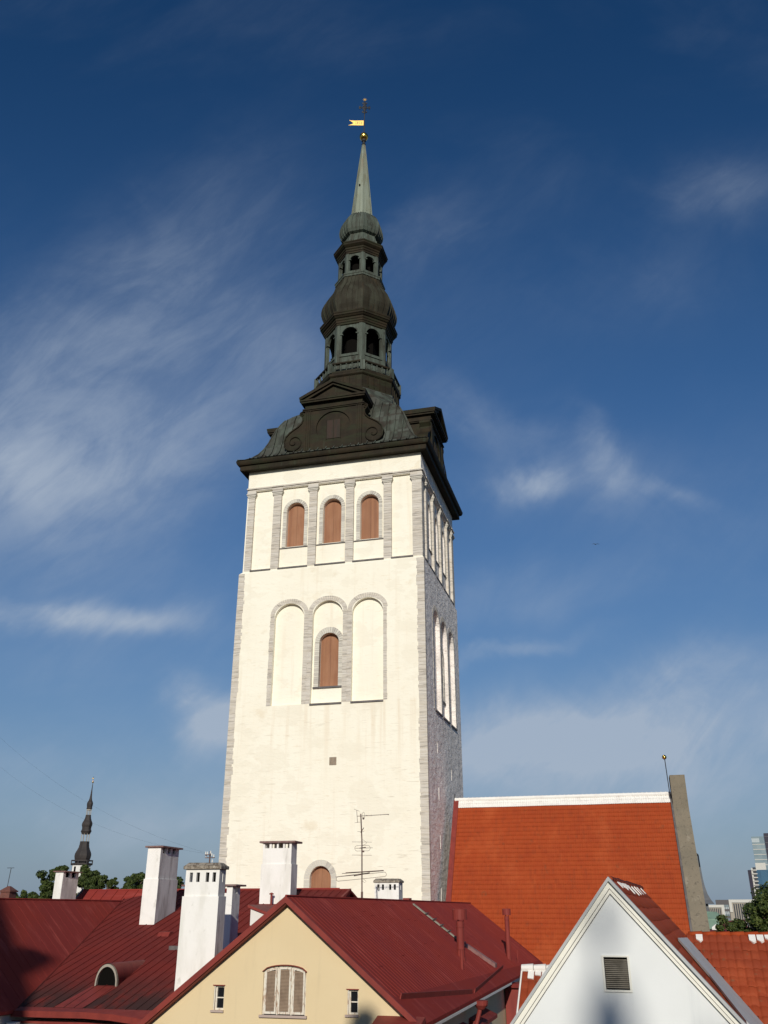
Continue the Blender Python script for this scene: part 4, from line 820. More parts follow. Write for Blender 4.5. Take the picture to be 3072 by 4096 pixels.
m = MB(); m.box(-10.0, -5.3, 2.5, 2.74, 18.3, 18.66); m.build('cornice', M['old_white'], RH)
m = MB(); m.lathe([(.12, 18.4), (.2, 18.55), (.22, 18.72), (.16, 18.73)], 12, -10.02, 2.32, 0, capb=True, capt=True); hp = m.build('rain_hopper', M['ceramic'], RH)
m = MB(); m.tube([(-10.02, 2.32, 18.45), (-10.02, 2.4, 18.2), (-10.02, 2.4, 8)], .06, 8); m.build('downpipe', M['ceramic'], hp)
m = MB(); m.hexa([(xr - .1, vR - 2.0, ML(vR - 2) - .3), (xr - .05, vR - 2.0, ML(vR - 2) - .3), (xr - .05, vR, zR - .3), (xr - .1, vR, zR - .3), (xr - .1, vR - 2, ML(vR - 2) + .04), (xr + .02, vR - 2, ML(vR - 2) + .04), (xr + .02, vR, zR + .05), (xr - .1, vR, zR + .05)])
m.build('verge', M['red_paint'], RH)
# eyebrow dormer
m = MB(); dc = -8.17; dw = .38; v0 = 4.66; z0 = ML(v0) - .03; H_ = .62; n = 14
A = []; B = []
for k in range(n + 1):
    t = math.pi * k / n; a = dc + (dw + .09) * math.cos(t); z = z0 + (H_ + .09) * math.sin(t) ** .85
    A.append(m.p(a, v0 - .1, z)); B.append(m.p(dc + (dw + .09) * math.cos(t) * .7, max(v0 + .2, 2.55 + (z - 19.05) / .281), z))
for k in range(n): m.f.append([A[k], A[k + 1], B[k + 1], B[k]])
dm = m.build('eyebrow_dormer', M['red_paint'], RH, smooth=True)
m = MB()
for k in range(n):
    P = []
    for dd in (v0 - .13, v0 + .0):
        for rr, t in ((1, k), (1.13, k), (1.13, k + 1), (1, k + 1)):
            t = math.pi * t / n; P.append((dc + dw * rr * .98 * math.cos(t), dd, z0 + H_ * (rr * .98 if rr > 1 else .97) * math.sin(t) ** .85))
    m.hexa(P)
m.build('dormer_frame', M['office_grey'], dm)
m = MB(); m.poly([(dc + dw * math.cos(math.pi * k / n), v0 - .02, z0 + H_ * math.sin(math.pi * k / n) ** .85) for k in range(n + 1)]); m.build('louvre', M['dark_inside'], dm)
m = MB(); m.poly([(dc - .5, v0 - .14, ML(v0 - .14) + .015), (dc + .5, v0 - .14, ML(v0 - .14) + .015), (dc + .3, v0 - 1.9, ML(v0 - 1.9) + .015), (dc - .75, v0 - 1.9, ML(v0 - 1.9) + .015)]); m.build('dormer_apron', M['red_paint'], dm)
# white side dormer and stubs
m = MB(); m.prism([(-5.7, 11, 21.2), (-5.7, 11, 22.06), (-4.3, 11, 21.6), (-4.3, 11, 21.2)], (0, 2.6, 0)); dm = m.build('dormer', M['white_wall'], RH)
m = MB(); m.hexa([(-5.8, 10.9, 22.10), (-4.2, 10.9, 21.57), (-4.2, 13.9, 21.57), (-5.8, 13.9, 22.10), (-5.8, 10.9, 22.20), (-4.2, 10.9, 21.67), (-4.2, 13.9, 21.67), (-5.8, 13.9, 22.20)]); m.build('dormer_roof', M['red_paint'], dm)
m = MB(); m.tube([(-5.85, 13.6, 22.1), (-5.85, 13.6, 22.62)], .05, 8); m.lathe([(.1, 22.62), (.1, 22.66), (.02, 22.7)], 10, -5.85, 13.6, 0, capb=True, capt=True); m.build('vent_pipe', M['red_paint'], RH)
m = MB(); m.hexa([(-9.1, 9.6, ML(9.6)), (-8.6, 9.6, ML(9.6)), (-8.6, 10.0, ML(10)), (-9.1, 10.0, ML(10)), (-9.1, 9.75, ML(9.6) + .16), (-8.6, 9.75, ML(9.6) + .16), (-8.6, 10.0, ML(10) + .06), (-9.1, 10.0, ML(10) + .06)]); m.build('roof_vent', M['red_paint'], RH)
m = MB(); m.box(-7.75, -7.3, 8.1, 8.3, ML(8.1) - .05, ML(8.1) + .14); m.build('roof_vent', M['slate'], RH)
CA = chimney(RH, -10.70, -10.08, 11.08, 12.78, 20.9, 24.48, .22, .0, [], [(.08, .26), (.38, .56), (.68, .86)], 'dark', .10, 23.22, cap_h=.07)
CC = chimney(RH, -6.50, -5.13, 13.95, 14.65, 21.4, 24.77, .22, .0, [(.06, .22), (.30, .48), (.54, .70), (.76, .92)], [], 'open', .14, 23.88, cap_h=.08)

# far red roof behind, with its own chimney
UH = thing('red_roof_house', 'small steep red seamed roof between the two left chimneys with trees behind', 'house', OY, 15)
m = MB(); vU = 30.2; zU = 23.18; xl, xr = -25.7, -8; tU = .72
for sg in (-1, 1): m.hexa([(xl, vU, zU - .1), (xr, vU, zU - .1), (xr, vU + sg * 6, zU - 6 * tU - .1), (xl, vU + sg * 6, zU - 6 * tU - .1), (xl, vU, zU), (xr, vU, zU), (xr, vU + sg * 6, zU - 6 * tU), (xl, vU + sg * 6, zU - 6 * tU)])
nU = Vector((0, -tU, 1)).normalized(); u = xl + .3
while u < xr: m.rib([(u, vU, zU), (u, vU - 5.9, zU - 5.9 * tU)], (1, 0, 0), nU, .04, .05); u += .75
m.tube([(xl, vU, zU + .01), (xr, vU, zU + .01)], .06, 6)
m.build('roof', M['red_metal'], UH)
m = MB(); m.box(xl + .3, xr - .3, vU - 5.5, vU + 5.5, 0, zU - 6 * tU + .2); m.poly([(xl + .3, vU - 5.5, zU - 4.2), (xl + .3, vU + 5.5, zU - 4.2), (xl + .3, vU, zU - .2)]); m.build('wall', M['white_wall'], UH)
m = MB(); m.hexa([(xl - .12, vU, zU - .25), (xl, vU, zU - .25), (xl, vU - 6, zU - 6 * tU - .25), (xl - .12, vU - 6, zU - 6 * tU - .25), (xl - .12, vU, zU + .08), (xl, vU, zU + .08), (xl, vU - 6, zU - 6 * tU + .08), (xl - .12, vU - 6, zU - 6 * tU + .08)]); m.build('verge', M['slate'], UH)
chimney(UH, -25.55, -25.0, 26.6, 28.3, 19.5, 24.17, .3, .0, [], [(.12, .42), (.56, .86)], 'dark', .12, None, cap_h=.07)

# ================================================================== WHITE GABLE HOUSE
OW = (4.7741, 20.4501, 0)
WH = thing('white_house', 'white gabled house with square louvred vent and red tiled roof', 'house', OW, 19)
ZW = 22.62; TWr, TWl = 1.135, 1.235; LW = 9.3
wr = lambda u: ZW - u * TWr; wl2 = lambda u: ZW - u * TWl
vent = rect(-.27, .23, 20.51, 21.11)
m = MB(); m.holed([(-3.2, 0), (3.3, 0), (3.3, wr(3.3) - .05), (.0, ZW - .06), (-3.2, wl2(3.2) - .05)], [vent], lambda a, z: (a, .1, z)); m.strip(vent, lambda a, z: (a, .1, z), lambda a, z: (a, .22, z))
m.poly([(-3.2, .1, 0), (-3.2, LW, 0), (-3.2, LW, wl2(3.2) - .1), (-3.2, .1, wl2(3.2) - .1)]); m.poly([(3.3, .1, 0), (3.3, LW, 0), (3.3, LW, wr(3.3) - .1), (3.3, .1, wr(3.3) - .1)]); m.poly([(-3.2, LW, 0), (3.3, LW, 0), (3.3, LW, wr(3.3) - .1), (0, LW, ZW - .1), (-3.2, LW, wl2(3.2) - .1)])
m.build('wall', M['white_render'], WH)
def gband(m, d0, d1, o0, o1):   # band following both rakes, o = vertical drop from the roof line
    for sg, T in ((1, TWr), (-1, TWl)):
        E = 3.35
        m.hexa([(0, d0, ZW - o1), (sg * E, d0, ZW - E * T - o1), (sg * E, d1, ZW - E * T - o1), (0, d1, ZW - o1), (0, d0, ZW - o0), (sg * E, d0, ZW - E * T - o0), (sg * E, d1, ZW - E * T - o0), (0, d1, ZW - o0)])
m = MB(); gband(m, .03, .11, .06, .20); gband(m, .045, .11, .218, .30); m.build('gable_trim', M['white_trim'], WH)
m = MB(); gband(m, .075, .11, .202, .216); gband(m, .07, .11, .302, .318); m.build('groove_shade', M['slate'], WH)  # dark strips painting the shade of the grooves between trim bands
m = MB(); gband(m, -.05, .16, -.03, .058); m.build('verge_flashing', M['lead'], WH)
m = MB(); z = 20.54
while z < 21.06: m.hexa([(-.25, .105, z), (.21, .105, z), (.21, .113, z + .003), (-.25, .113, z + .003), (-.25, .15, z + .020), (.21, .15, z + .020), (.21, .158, z + .023), (-.25, .158, z + .023)]); z += .036
vt = m.build('vent', M['old_board'], WH); m = MB(); m.box(-.26, .22, .165, .18, 20.52, 21.1); m.build('vent_backing', M['dark_inside'], vt)  # black backing paints the shade between the slats
m = MB(); m.box(-.30, -.26, .07, .14, 20.47, 21.14); m.box(.22, .26, .07, .14, 20.47, 21.14); m.box(-.26, .22, .07, .14, 20.47, 20.51); m.box(-.26, .22, .07, .14, 21.11, 21.14); m.build('vent_frame', M['white_trim'], vt)
# roof planes
m = MB()
for sg, T in ((1, TWr), (-1, TWl)):
    E = 3.4
    m.hexa([(0, .17, ZW - .1), (sg * E, .17, ZW - E * T - .1), (sg * E, LW, ZW - E * T - .1), (0, LW, ZW - .1), (0, .17, ZW - .03), (sg * E, .17, ZW - E * T - .03), (sg * E, LW, ZW - E * T - .03), (0, LW, ZW - .03)])
rk = m.build('roof', M['clay'], WH)
lnr = math.hypot(1, TWr); m = MB()
pantiles(m, (0, .17, ZW - .01), (0, 1, 0), (1 / lnr, 0, -TWr / lnr), (TWr / lnr, 0, 1 / lnr), LW - .2, 4.9, tw=.16, amp=.004, tilt=.012, sub=3)
lnl = math.hypot(1, TWl); pantiles(m, (0, .17, ZW - .01), (0, 1, 0), (-1 / lnl, 0, -TWl / lnl), (-TWl / lnl, 0, 1 / lnl), LW - .2, 4.9, tw=.16, amp=.004, tilt=.012, sub=3)
m.build('tiles', M['clay'], rk, smooth=True, fix=False)
m = MB()
for k in range(24): m.tube([(0, .2 + .38 * k, ZW - .035 + rnd.uniform(0, .02)), (0, .2 + .38 * k + .39, ZW - .02 + rnd.uniform(0, .02))], [.06, .07], 8)
m.build('ridge', M['clay'], rk, smooth=True)
m = MB()
for k in range(3, 24):
    if rnd.random() < .45:
        v = .2 + .38 * k; a = .05 + rnd.uniform(0, .04); w = rnd.uniform(.12, .37); b = a + rnd.uniform(.06, .2)
        m.hexa([(a, v, wr(a) + .0), (b, v, wr(b) + .0), (b, v + w, wr(b) + .0), (a, v + w, wr(a) + .0), (a, v, wr(a) + .036), (b, v, wr(b) + .03), (b, v + w * .9, wr(b) + .03), (a, v + w, wr(a) + .036)])
m.build('mortar_patch', M['mortar'], rk)
# wings left and right
zt_r = 21.40; vT = 7.5; TT = .70; lt = math.hypot(1, TT)
m = MB(); m.hexa([(1.0, vT, zt_r - .12), (12, vT, zt_r - .12), (12, vT - 6, zt_r - 6 * TT - .12), (1.0, vT - 6, zt_r - 6 * TT - .12), (1.0, vT, zt_r - .04), (12, vT, zt_r - .04), (12, vT - 6, zt_r - 6 * TT - .04), (1.0, vT - 6, zt_r - 6 * TT - .04)])
m.hexa([(1.0, vT, zt_r - .12), (12, vT, zt_r - .12), (12, vT + 5, zt_r - 5 * TT), (1.0, vT + 5, zt_r - 5 * TT), (1.0, vT, zt_r - .04), (12, vT, zt_r - .04), (12, vT + 5, zt_r - 5 * TT + .06), (1.0, vT + 5, zt_r - 5 * TT + .06)])
m.box(1.2, 11.8, vT - 5.6, vT + 4.6, 0, zt_r - 5.6 * TT - .1) if False else None
wg = m.build('wing_roof', M['clay_red'], WH)
def keepT(a, s_):
    u = 1.0 + a; z = zt_r - s_ * TT / lt; return z > wr(u) + .02
m = MB(); pantiles(m, (1.0, vT, zt_r + .0), (1, 0, 0), (0, -1 / lt, -TT / lt), (0, -TT / lt, 1 / lt), 9.5, 7.0, tw=.20, tl=.33, amp=.022, tilt=.018, keep=keepT, sub=8); m.build('tiles', M['clay_red'], wg, smooth=True, fix=False)
m = MB()
for k in range(27): m.tube([(1.25 + .36 * k, vT, zt_r - .01), (1.25 + .36 * k + .37, vT, zt_r + .0)], [.065, .072], 8)
m.build('ridge', M['clay'], wg, smooth=True)
m = MB()
for k, w in ((8, 4), (14, 3), (2, 1), (20, 4)):
    a = 1.0 + .225 * k
    for j in range(w): e = rnd.uniform(.10, .22); m.prism([(a + .2 * j, vT - .10, zt_r - .045), (a + .2 * j + .17, vT - .10, zt_r - .045), (a + .2 * j + .17, vT - .10 - e, zt_r - .045 - e * TT), (a + .2 * j + .1, vT - .14 - e, zt_r - .075 - e * TT), (a + .2 * j, vT - .10 - e * .8, zt_r - .045 - e * .8 * TT)], (0, -TT / lt * .05, .05 / lt))
m.build('mortar_patch', M['mortar'], wg)
m = MB(); m.box(3.4, 10.5, vT - 4.0, vT + 4, 0, 17.5); m.build('wing_wall', M['white_render'], WH)
m = MB()   # lead valley on the right slope
def LQ(a, b): m.hexa([(a[0], a[1], wr(a[0]) + .01), (a[2], a[3], wr(a[2]) + .01), (b[2], b[3], wr(b[2]) + .01), (b[0], b[1], wr(b[0]) + .01), (a[0], a[1], wr(a[0]) + .075), (a[2], a[3], wr(a[2]) + .075), (b[2], b[3], wr(b[2]) + .075), (b[0], b[1], wr(b[0]) + .075)])
E_ = [(1.14, 3.3, 1.22, 7.35), (1.75, 2.3, 2.08, 6.3), (2.36, .3, 3.0, 5.0), (2.9, .2, 3.4, 4.4)]
for a, b in zip(E_, E_[1:]): LQ(a, b)
m.build('lead_valley', M['lead'], WH)
zt_l = 20.43; m = MB(); TT2 = 1.0; l2 = math.sqrt(2); xl2 = -3.44
m.hexa([(xl2, vT, zt_l - .1), (-1.8, vT, zt_l - .1), (-1.8, vT - 3, zt_l - 3.1), (xl2, vT - 3, zt_l - 3.1), (xl2, vT, zt_l - .03), (-1.8, vT, zt_l - .03), (-1.8, vT - 3, zt_l - 3.03), (xl2, vT - 3, zt_l - 3.03)])
w2 = m.build('wing_roof', M['clay_red'], WH)
m = MB(); pantiles(m, (xl2 + .04, vT, zt_l), (1, 0, 0), (0, -1 / l2, -1 / l2), (0, -1 / l2, 1 / l2), 1.7, 4, tw=.2, amp=.022, tilt=.018, sub=8); m.build('tiles', M['clay_red'], w2, smooth=True, fix=False)
m = MB()
for k in range(4): m.tube([(xl2 + .36 * k, vT, zt_l + .04), (xl2 + .36 * k + .34, vT, zt_l + .05)], [.10, .115], 8)
for k in (1, 2, 3, 4, 5): e = .12 + .08 * (k % 2); m.prism([(xl2 + .2 * k, vT - .06, zt_l - .03), (xl2 + .2 * k + .17, vT - .06, zt_l - .03), (xl2 + .2 * k + .17, vT - .06 - e, zt_l - .03 - e), (xl2 + .2 * k, vT - .04 - e, zt_l - .01 - e)], (0, -.03, .03))
m.tube([(xl2, vT, zt_l + .02), (xl2, vT - 3, zt_l - 2.98)], .028, 5)
m.build('ridge', M['mortar'], w2)
m = MB(); m.box(xl2 + .1, -1.9, vT - 2.5, vT + 1, 0, zt_l - 2.7); m.build('wing_wall', M['white_render'], WH)

# ================================================================== SMALL THINGS ON THE ROOFS
AN = thing('tv_antenna', 'rusty television antenna mast with folded dipoles standing on the red ridge', 'antenna', OY, 15)
AN.location = Vector(OY) + Vector((math.sin(R(15)), math.cos(R(15)), 0)) * 7.76 + Vector((0, 0, 22.36))
rust = mat('rusty_tube', (.13, .07, .055), .7, [dict(scale=(6, 6, 3), color=(.07, .05, .045), fac=.8)])
m = MB(); m.tube([(0, 0, -.06), (0, 0, .25)], .042, 8); m.tube([(0, 0, .2), (-.02, 0, 2.0), (-.075, 0, 2.96)], .024, 8); m.build('mast', rust, AN)
m = MB(); m.tube([(-.23, 0, 2.88), (1.02, 0, 2.92)], .011, 6); m.tube([(-.24, 0, 3.1), (-.2, 0, 2.65)], .009, 5); m.tube([(-.32, -.1, 3.13), (-.16, .1, 3.07)], .006, 5); m.tube([(-.28, -.1, 2.64), (-.12, .1, 2.68)], .006, 5)
m.tube([(.0 + .045 * math.cos(t) + .03, 0, 2.93 + .09 * math.sin(t) + (0 if math.sin(t) > 0 else -.08)) for t in [k * math.pi / 8 for k in range(17)]], .005, 5); m.box(0, .055, -.02, .03, 2.76, 2.83)
for a in (.16, .36, .66, .98): m.tube([(a, -.12, 2.9), (a + .02, .12, 2.91)], .006, 5)
m.build('yagi', rust, AN)
m = MB(); m.tube([(-.07, 0, 2.3), (.12, -.25, 2.44)], .014, 5); m.tube([(-.2, 0, 2.33), (.06, 0, 2.32)], .006, 5); m.build('yagi', rust, AN)
m = MB()
for z, w in ((1.96, .38), (1.50, .39)): m.tube([(-.41, 0, z + .01), (.36, 0, z - .01)], .006, 5)
def stadium(cx, cz, hw, hh, y, tilt=0, n=8):
    P = []
    for k in range(n + 1): t = -math.pi / 2 + math.pi * k / n; P.append((cx + hw - hh + hh * math.cos(t), y, cz + hh * math.sin(t) + tilt * (cx + hw)))
    for k in range(n + 1): t = math.pi / 2 + math.pi * k / n; P.append((cx - hw + hh + hh * math.cos(t), y, cz + hh * math.sin(t) + tilt * (cx - hw)))
    return P + [P[0]]
m.tube(stadium(.01, 1.74, .3, .095, -.02), .006, 5); m.tube([(-.28, 0, 1.74), (.40, .0, 1.75)], .007, 5); m.tube([(-.1, 0, 1.745), (.18, -.2, 1.755)], .016, 5); m.box(0, .07, -.04, .02, 1.60, 1.66)
m.tube([(-.01, 0, 2.06), (.1, 0, 1.98), (.17, 0, 1.93), (.12, 0, 1.88), (0, 0, 1.84)], .005, 5); m.build('dipole', rust, AN)
m = MB(); m.tube(stadium(-.03, .76, .96, .075, -.02, .075), .0075, 5); m.tube([(-1.06, .1, .76), (-.02, 0, .86), (.3, 0, .89)], .009, 5); m.tube([(-.75, -.1, .87), (.86, -.12, .945)], .01, 5); m.tube([(-.6, -.12, .895), (.86, -.16, .96)], .012, 5); m.tube([(-.22, -.3, .78), (.2, .3, .9)], .018, 5); m.tube([(.05, 0, .68), (.16, 0, .6), (.1, 0, .55), (0, 0, .62)], .005, 5); m.build('dipole', rust, AN)
cw = lambda u, v, z: (OY[0] + u * math.cos(R(15)) + v * math.sin(R(15)), OY[1] - u * math.sin(R(15)) + v * math.cos(R(15)), z)
IB = thing('insulator_bracket', 'small rusty bracket with white insulators on top of the mossy chimney', 'bracket', cw(-2.95, .98, 23.33), 15)
m = MB(); m.tube([(0, 0, -.02), (0, 0, .34)], .022, 6); m.box(-.16, .16, -.015, .015, .14, .165); m.box(-.13, .06, -.1, -.07, .22, .245); m.box(-.02, .02, -.08, .01, .222, .243); m.build('bracket_frame', rust, IB)
m = MB()
for a, b, z in ((-.11, -.085, .245), (-.05, -.085, .245), (.03, -.03, .27), (.06, .0, .2), (.09, 0, .02), (.13, 0, .165), (-.13, 0, .165)): m.lathe([(.018, z), (.024, z + .03), (.014, z + .045), (.022, z + .06), (.01, z + .08)], 8, a, b, 0, capb=True, capt=True)
m.build('insulator', M['ceramic'], IB)
def wire(a, b, sag, r, label):
    P = [(a[0] + (b[0] - a[0]) * t, a[1] + (b[1] - a[1]) * t, a[2] + (b[2] - a[2]) * t - sag * 4 * t * (1 - t)) for t in [k / 20 for k in range(21)]]
    m = MB(); m.tube(P, r, 5); return tag(m.build('power_line', M['iron']), label, 'cable', 'wires running up to the left')
k0 = cw(-3.06, .98, 23.62); k1 = cw(-3.02, .98, 23.6)
wire(k0, (-17.5, 35.5, 30.3), .9, .0015, 'upper thin wire running left into the sky from the chimney bracket')
wire(k1, (-17.8, 36.5, 29.2), 1.0, .0015, 'lower thin wire running left into the sky from the chimney bracket')
BC = thing('brick_chimney_house', 'dark brick chimney with pyramid cap at the far left edge', 'chimney', (-34.43, 88.55, 0), 15)
m = MB(); m.box(-.5, .5, -.5, .5, 0, 23.5); m.build('stack', M['brick'], BC)
m = MB(); m.box(-.6, .6, -.6, .6, 23.5, 23.62); m.hexa([(-.55, -.55, 23.622), (.55, -.55, 23.622), (.55, .55, 23.622), (-.55, .55, 23.622), (-.1, -.1, 24.0), (.1, -.1, 24.0), (.1, .1, 24.0), (-.1, .1, 24.0)]); m.build('chimney_cap', M['brick'], BC)
m = MB(); m.box(-6, 6, -4, 4, 0, 20.5); m.hexa([(-6.3, -4.3, 20.5), (6.3, -4.3, 20.5), (6.3, 4.3, 20.5), (-6.3, 4.3, 20.5), (-6.3, -.1, 22.4), (6.3, -.1, 22.4), (6.3, .1, 22.4), (-6.3, .1, 22.4)]); m.build('house_body', M['red_metal'], BC)
A2 = thing('tv_antenna', 'thin leaning antenna mast with a single crossbar at the far left', 'antenna', (-34.65, 88.45, 22.4), 15)
m = MB(); m.tube([(0, 0, 0), (.18, 0, 3.15)], .028, 6); m.build('mast', M['iron'], A2)
m = MB(); m.tube([(-.24, 0, 3.15), (.5, 0, 3.15)], .022, 5); m.build('crossbar', M['iron'], A2)
def bird(loc, s_, label):
    m = MB(); m.tube([(0, -.14 * s_, 0), (0, 0, .01), (0, .12 * s_, 0)], [.01, .045 * s_, .012], 6)
    for sg in (-1, 1): m.hexa([(sg * .02, -.05, 0), (sg * .18, -.02, .07), (sg * .18, .04, .07), (sg * .02, .06, 0), (sg * .02, -.05, .02), (sg * .18, -.02, .085), (sg * .18, .04, .085), (sg * .02, .06, .02)]); m.hexa([(sg * .18, -.02, .07), (sg * .36, .03, .03), (sg * .36, .05, .03), (sg * .18, .04, .07), (sg * .18, -.02, .085), (sg * .36, .03, .036), (sg * .36, .05, .036), (sg * .18, .04, .085)])
    o = m.build('bird', M['iron']); o.location = loc; return tag(o, label, 'bird')
bird((20.3, 79.0, 54.0), .8, 'tiny dark bird flying in the blue sky right of the tower')

# ================================================================== TOWN HALL TOWER (far left)
TH = thing('town_hall_tower', 'distant slim dark baroque spire with white shaft rising behind the trees', 'tower', (-89.0, 281.25, 0), 25)
TX = lambda x, y, z: (x + (z - 45) * .012, y, z)
m = MB(TX); m.lathe([(2.75, 0), (2.75, 34.0)], capt=True); sh_ = m.build('shaft', M['white_wall'], TH)
for k in range(8):
    t = R(45 * k); m = MB(TX); c, s_ = math.cos(t), math.sin(t)
    m.hexa([(c * a - s_ * b, s_ * a + c * b, z) for z in (31.8, 33.6) for a, b in ((2.3, -.35), (2.58, -.35), (2.58, .35), (2.3, .35))]); m.build('window', M['dark_inside'], sh_)
m = MB(TX); m.lathe([(2.6, 33.9), (3.3, 34.1), (3.3, 34.5), (2.6, 34.6)]); m.lathe([(3.15, 35.15), (3.3, 35.15), (3.3, 35.4), (3.15, 35.4)], close=True)
for k in range(8): m.tube([(3.2 * math.cos(R(22.5 + 45 * k)), 3.2 * math.sin(R(22.5 + 45 * k)), 34.4), (3.2 * math.cos(R(22.5 + 45 * k)), 3.2 * math.sin(R(22.5 + 45 * k)), 35.3)], .13, 4)
m.build('balcony', M['shingle'], TH)
m = MB(TX); m.lathe([(2.1, 34.4), (2.2, 35.3), (2.42, 36.0), (2.52, 36.6), (2.46, 37.2), (2.2, 37.8), (1.86, 38.4), (1.6, 39.0), (1.45, 39.8), (1.4, 40.5), (1.4, 40.6), (1.0, 40.62)], capt=True); m.build('dome', M['shingle'], TH)
def thl(z0, z1, r, top):
    m = MB(TX)
    for k in range(8): t = R(22.5 + 45 * k); m.tube([(r * math.cos(t), r * math.sin(t), z0), (r * math.cos(t), r * math.sin(t), z1)], .12, 4)
    m.lathe([(r - .1, z1 - .5), (r + .1, z1 - .5), (r + .1, z1), (r - .1, z1)], close=True); m.build('lantern', M['office_grey'], TH)
thl(40.5, 43.3, 1.2, 0)
m = MB(TX); m.lathe([(1.25, 42.6), (1.5, 43.2), (1.65, 43.4), (1.55, 43.7), (1.38, 44.1), (1.42, 44.6), (1.58, 45.1), (1.62, 45.5), (1.5, 45.95), (1.2, 46.5), (.96, 47.1), (.84, 47.7), (.8, 48.1), (.6, 48.12)], capb=True, capt=True); m.build('dome', M['shingle'], TH)
thl(48.0, 49.9, .66, 0)
m = MB(TX); m.lathe([(.7, 49.6), (.92, 50.0), (.8, 50.3), (.9, 50.8), (.95, 51.3), (.82, 51.8), (.52, 52.3), (.36, 53.0), (.26, 54.0), (.15, 55.6), (.07, 57.4)], capb=True, capt=True); m.build('spire', M['shingle'], TH)
m = MB(TX); m.ball((0, 0, 57.6), .28, 12, 8); m.tube([(0, 0, 57.7), (0, 0, 59.3)], .05, 5); m.build('finial_ball', M['gold'], TH, smooth=True)
m = MB(TX); m.tube([(0, 0, 0.02), (0, 0, 0.03)], .01, 4) if False else m.box(-.5, .05, -.02, .02, 58.6, 58.9); m.build('weather_vane', M['gold_flag'], TH)

# ================================================================== TREES
def tree(name, loc, h_, cr, zc, label, lm, group, nl=2600, ls=.32, seed=1, nclu=46, rz=None):
    rr = random.Random(seed); root = thing(name, label, 'tree', loc, 0, group); rz = rz or cr * .9
    m = MB(); m.tube([(0, 0, -.2), (.1, .05, zc * .5), (0, 0, zc), (.1, 0, zc + rz * .4)], [h_ * .022, h_ * .017, h_ * .012, h_ * .004], 8)
    clu = []
    for k in range(nclu):
        while True:
            p = Vector((rr.uniform(-1, 1), rr.uniform(-1, 1), rr.uniform(-1, 1)))
            if .25 < p.length < 1: break
        p *= rr.uniform(.85, 1.12); c = Vector((p.x * cr, p.y * cr, zc + p.z * rz)); clu.append((c, rr.uniform(.16, .34) * cr))
    for c, r in clu[:16]:
        s = Vector((0, 0, zc - rz * rr.uniform(.3, .8))); mid = s.lerp(c, .5) + Vector((0, 0, rz * .08)); m.tube([s, mid, c], [h_ * .007, h_ * .004, h_ * .0015], 5)
    m.build('trunk', M['bark'], root)
    m = MB()
    for _ in range(nl):
        c, r = clu[rr.randrange(len(clu))]
        d = Vector((rr.gauss(0, 1), rr.gauss(0, 1), rr.gauss(0, 1))).normalized() * r * rr.random() ** .4; d.z *= .75
        q = c + d; nn = (d.normalized() + Vector((rr.gauss(0, .5), rr.gauss(0, .5), rr.gauss(0, .5) + .4))).normalized(); a = nn.orthogonal().normalized(); a.rotate(Matrix.Rotation(rr.uniform(0, 6.28), 3, nn)); b = nn.cross(a); s = ls * rr.uniform(.6, 1.3)
        m.poly([q - a * s * .5, q + b * s * .32, q + a * s * .55 - nn * s * .12, q - b * s * .32])
    m.build('crown', lm, root, fix=False); return root
GT = 'trees behind the left roofs'
tree('linden_tree', (-40.4, 118.3, 0), 27, 2.3, 24.3, 'tall bushy green tree left of the small far chimney', M['leaf_linden'], GT, 9000, .34, 3, 40, 2.7)
tree('linden_tree', (-43.6, 117.1, 0), 25, 1.9, 22.8, 'lower green tree at the left edge of the tree row', M['leaf_linden'], GT, 6000, .34, 4, 30, 1.5)
tree('linden_tree', (-46.5, 116.0, 0), 24, 1.9, 21.7, 'smallest green tree in front of the far brick chimney', M['leaf_linden'], GT, 5500, .34, 14, 30, 1.6)
tree('linden_tree', (-36.8, 119.4, 0), 26, 2.0, 24.7, 'green tree in front of the distant town hall spire', M['leaf_linden'], GT, 8000, .34, 5, 40, 2.2)
tree('linden_tree', (-34.3, 120.2, 0), 26, 1.0, 24.6, 'narrow green tree right of the distant town hall spire', M['leaf_linden'], GT, 4000, .32, 6, 22, 1.5)
tree('linden_tree', (-31.3, 121.0, 0), 26, 2.0, 24.3, 'round green tree just left of the tall grey sided chimney', M['leaf_linden'], GT, 7000, .34, 7, 34, 1.9)
tree('linden_tree', (-27.2, 122.4, 0), 26, 2.3, 24.0, 'green tree seen between the two big chimneys', M['leaf_linden'], GT, 7000, .34, 8, 34, 2.2)
GR = 'dark trees at the right edge'
tree('maple_tree', (52.6, 129.8, 0), 26, 4.7, 21.2, 'large dark green tree at the right edge', M['leaf_dark'], GR, 22000, .38, 21, 70, 3.9)
tree('maple_tree', (46.7, 131.6, 0), 22, 2.6, 18.6, 'lower dark green tree in front of the dark red roof', M['leaf_dark'], GR, 11000, .36, 22, 40, 2.5)

# ================================================================== FAR BUILDINGS (right)
def block(name, label, x, y, yaw, w, d_, z1, wm_, z0=0, cat='office building'):
    o = thing(name, label, cat, (x, y, 0), yaw); m = MB(); m.box(0, w, 0, d_, z0, z1); m.build('wall', wm_, o); return o
def bands(o, w, z0, z1, step, hgt, mt_, a0=.4, y=-.08, a1=None, cols=1):
    z = z0
    while z < z1:
        L = (a1 or w - a0) - a0
        for c in range(cols):
            m = MB(); m.box(a0 + L * c / cols + .1, a0 + L * (c + 1) / cols - .1, y, y + .1, z, z + hgt); m.build('window_band' if cols == 1 else 'window', mt_, o)
        z += step
G1 = block('glass_tower', 'pale glass skyscraper fading into the sky at the right edge', 326.4, 838.7, 21, 16, 20, 81.5, M['glass_pale'])
bands(G1, 16, 58, 76, 4.2, .5, M['office_white'], .0, -.2)
G2 = block('dark_tower', 'dark navy skyscraper cut off by the right edge', 261.6, 649.3, 21, 30, 20, 70.3, M['glass_navy'])
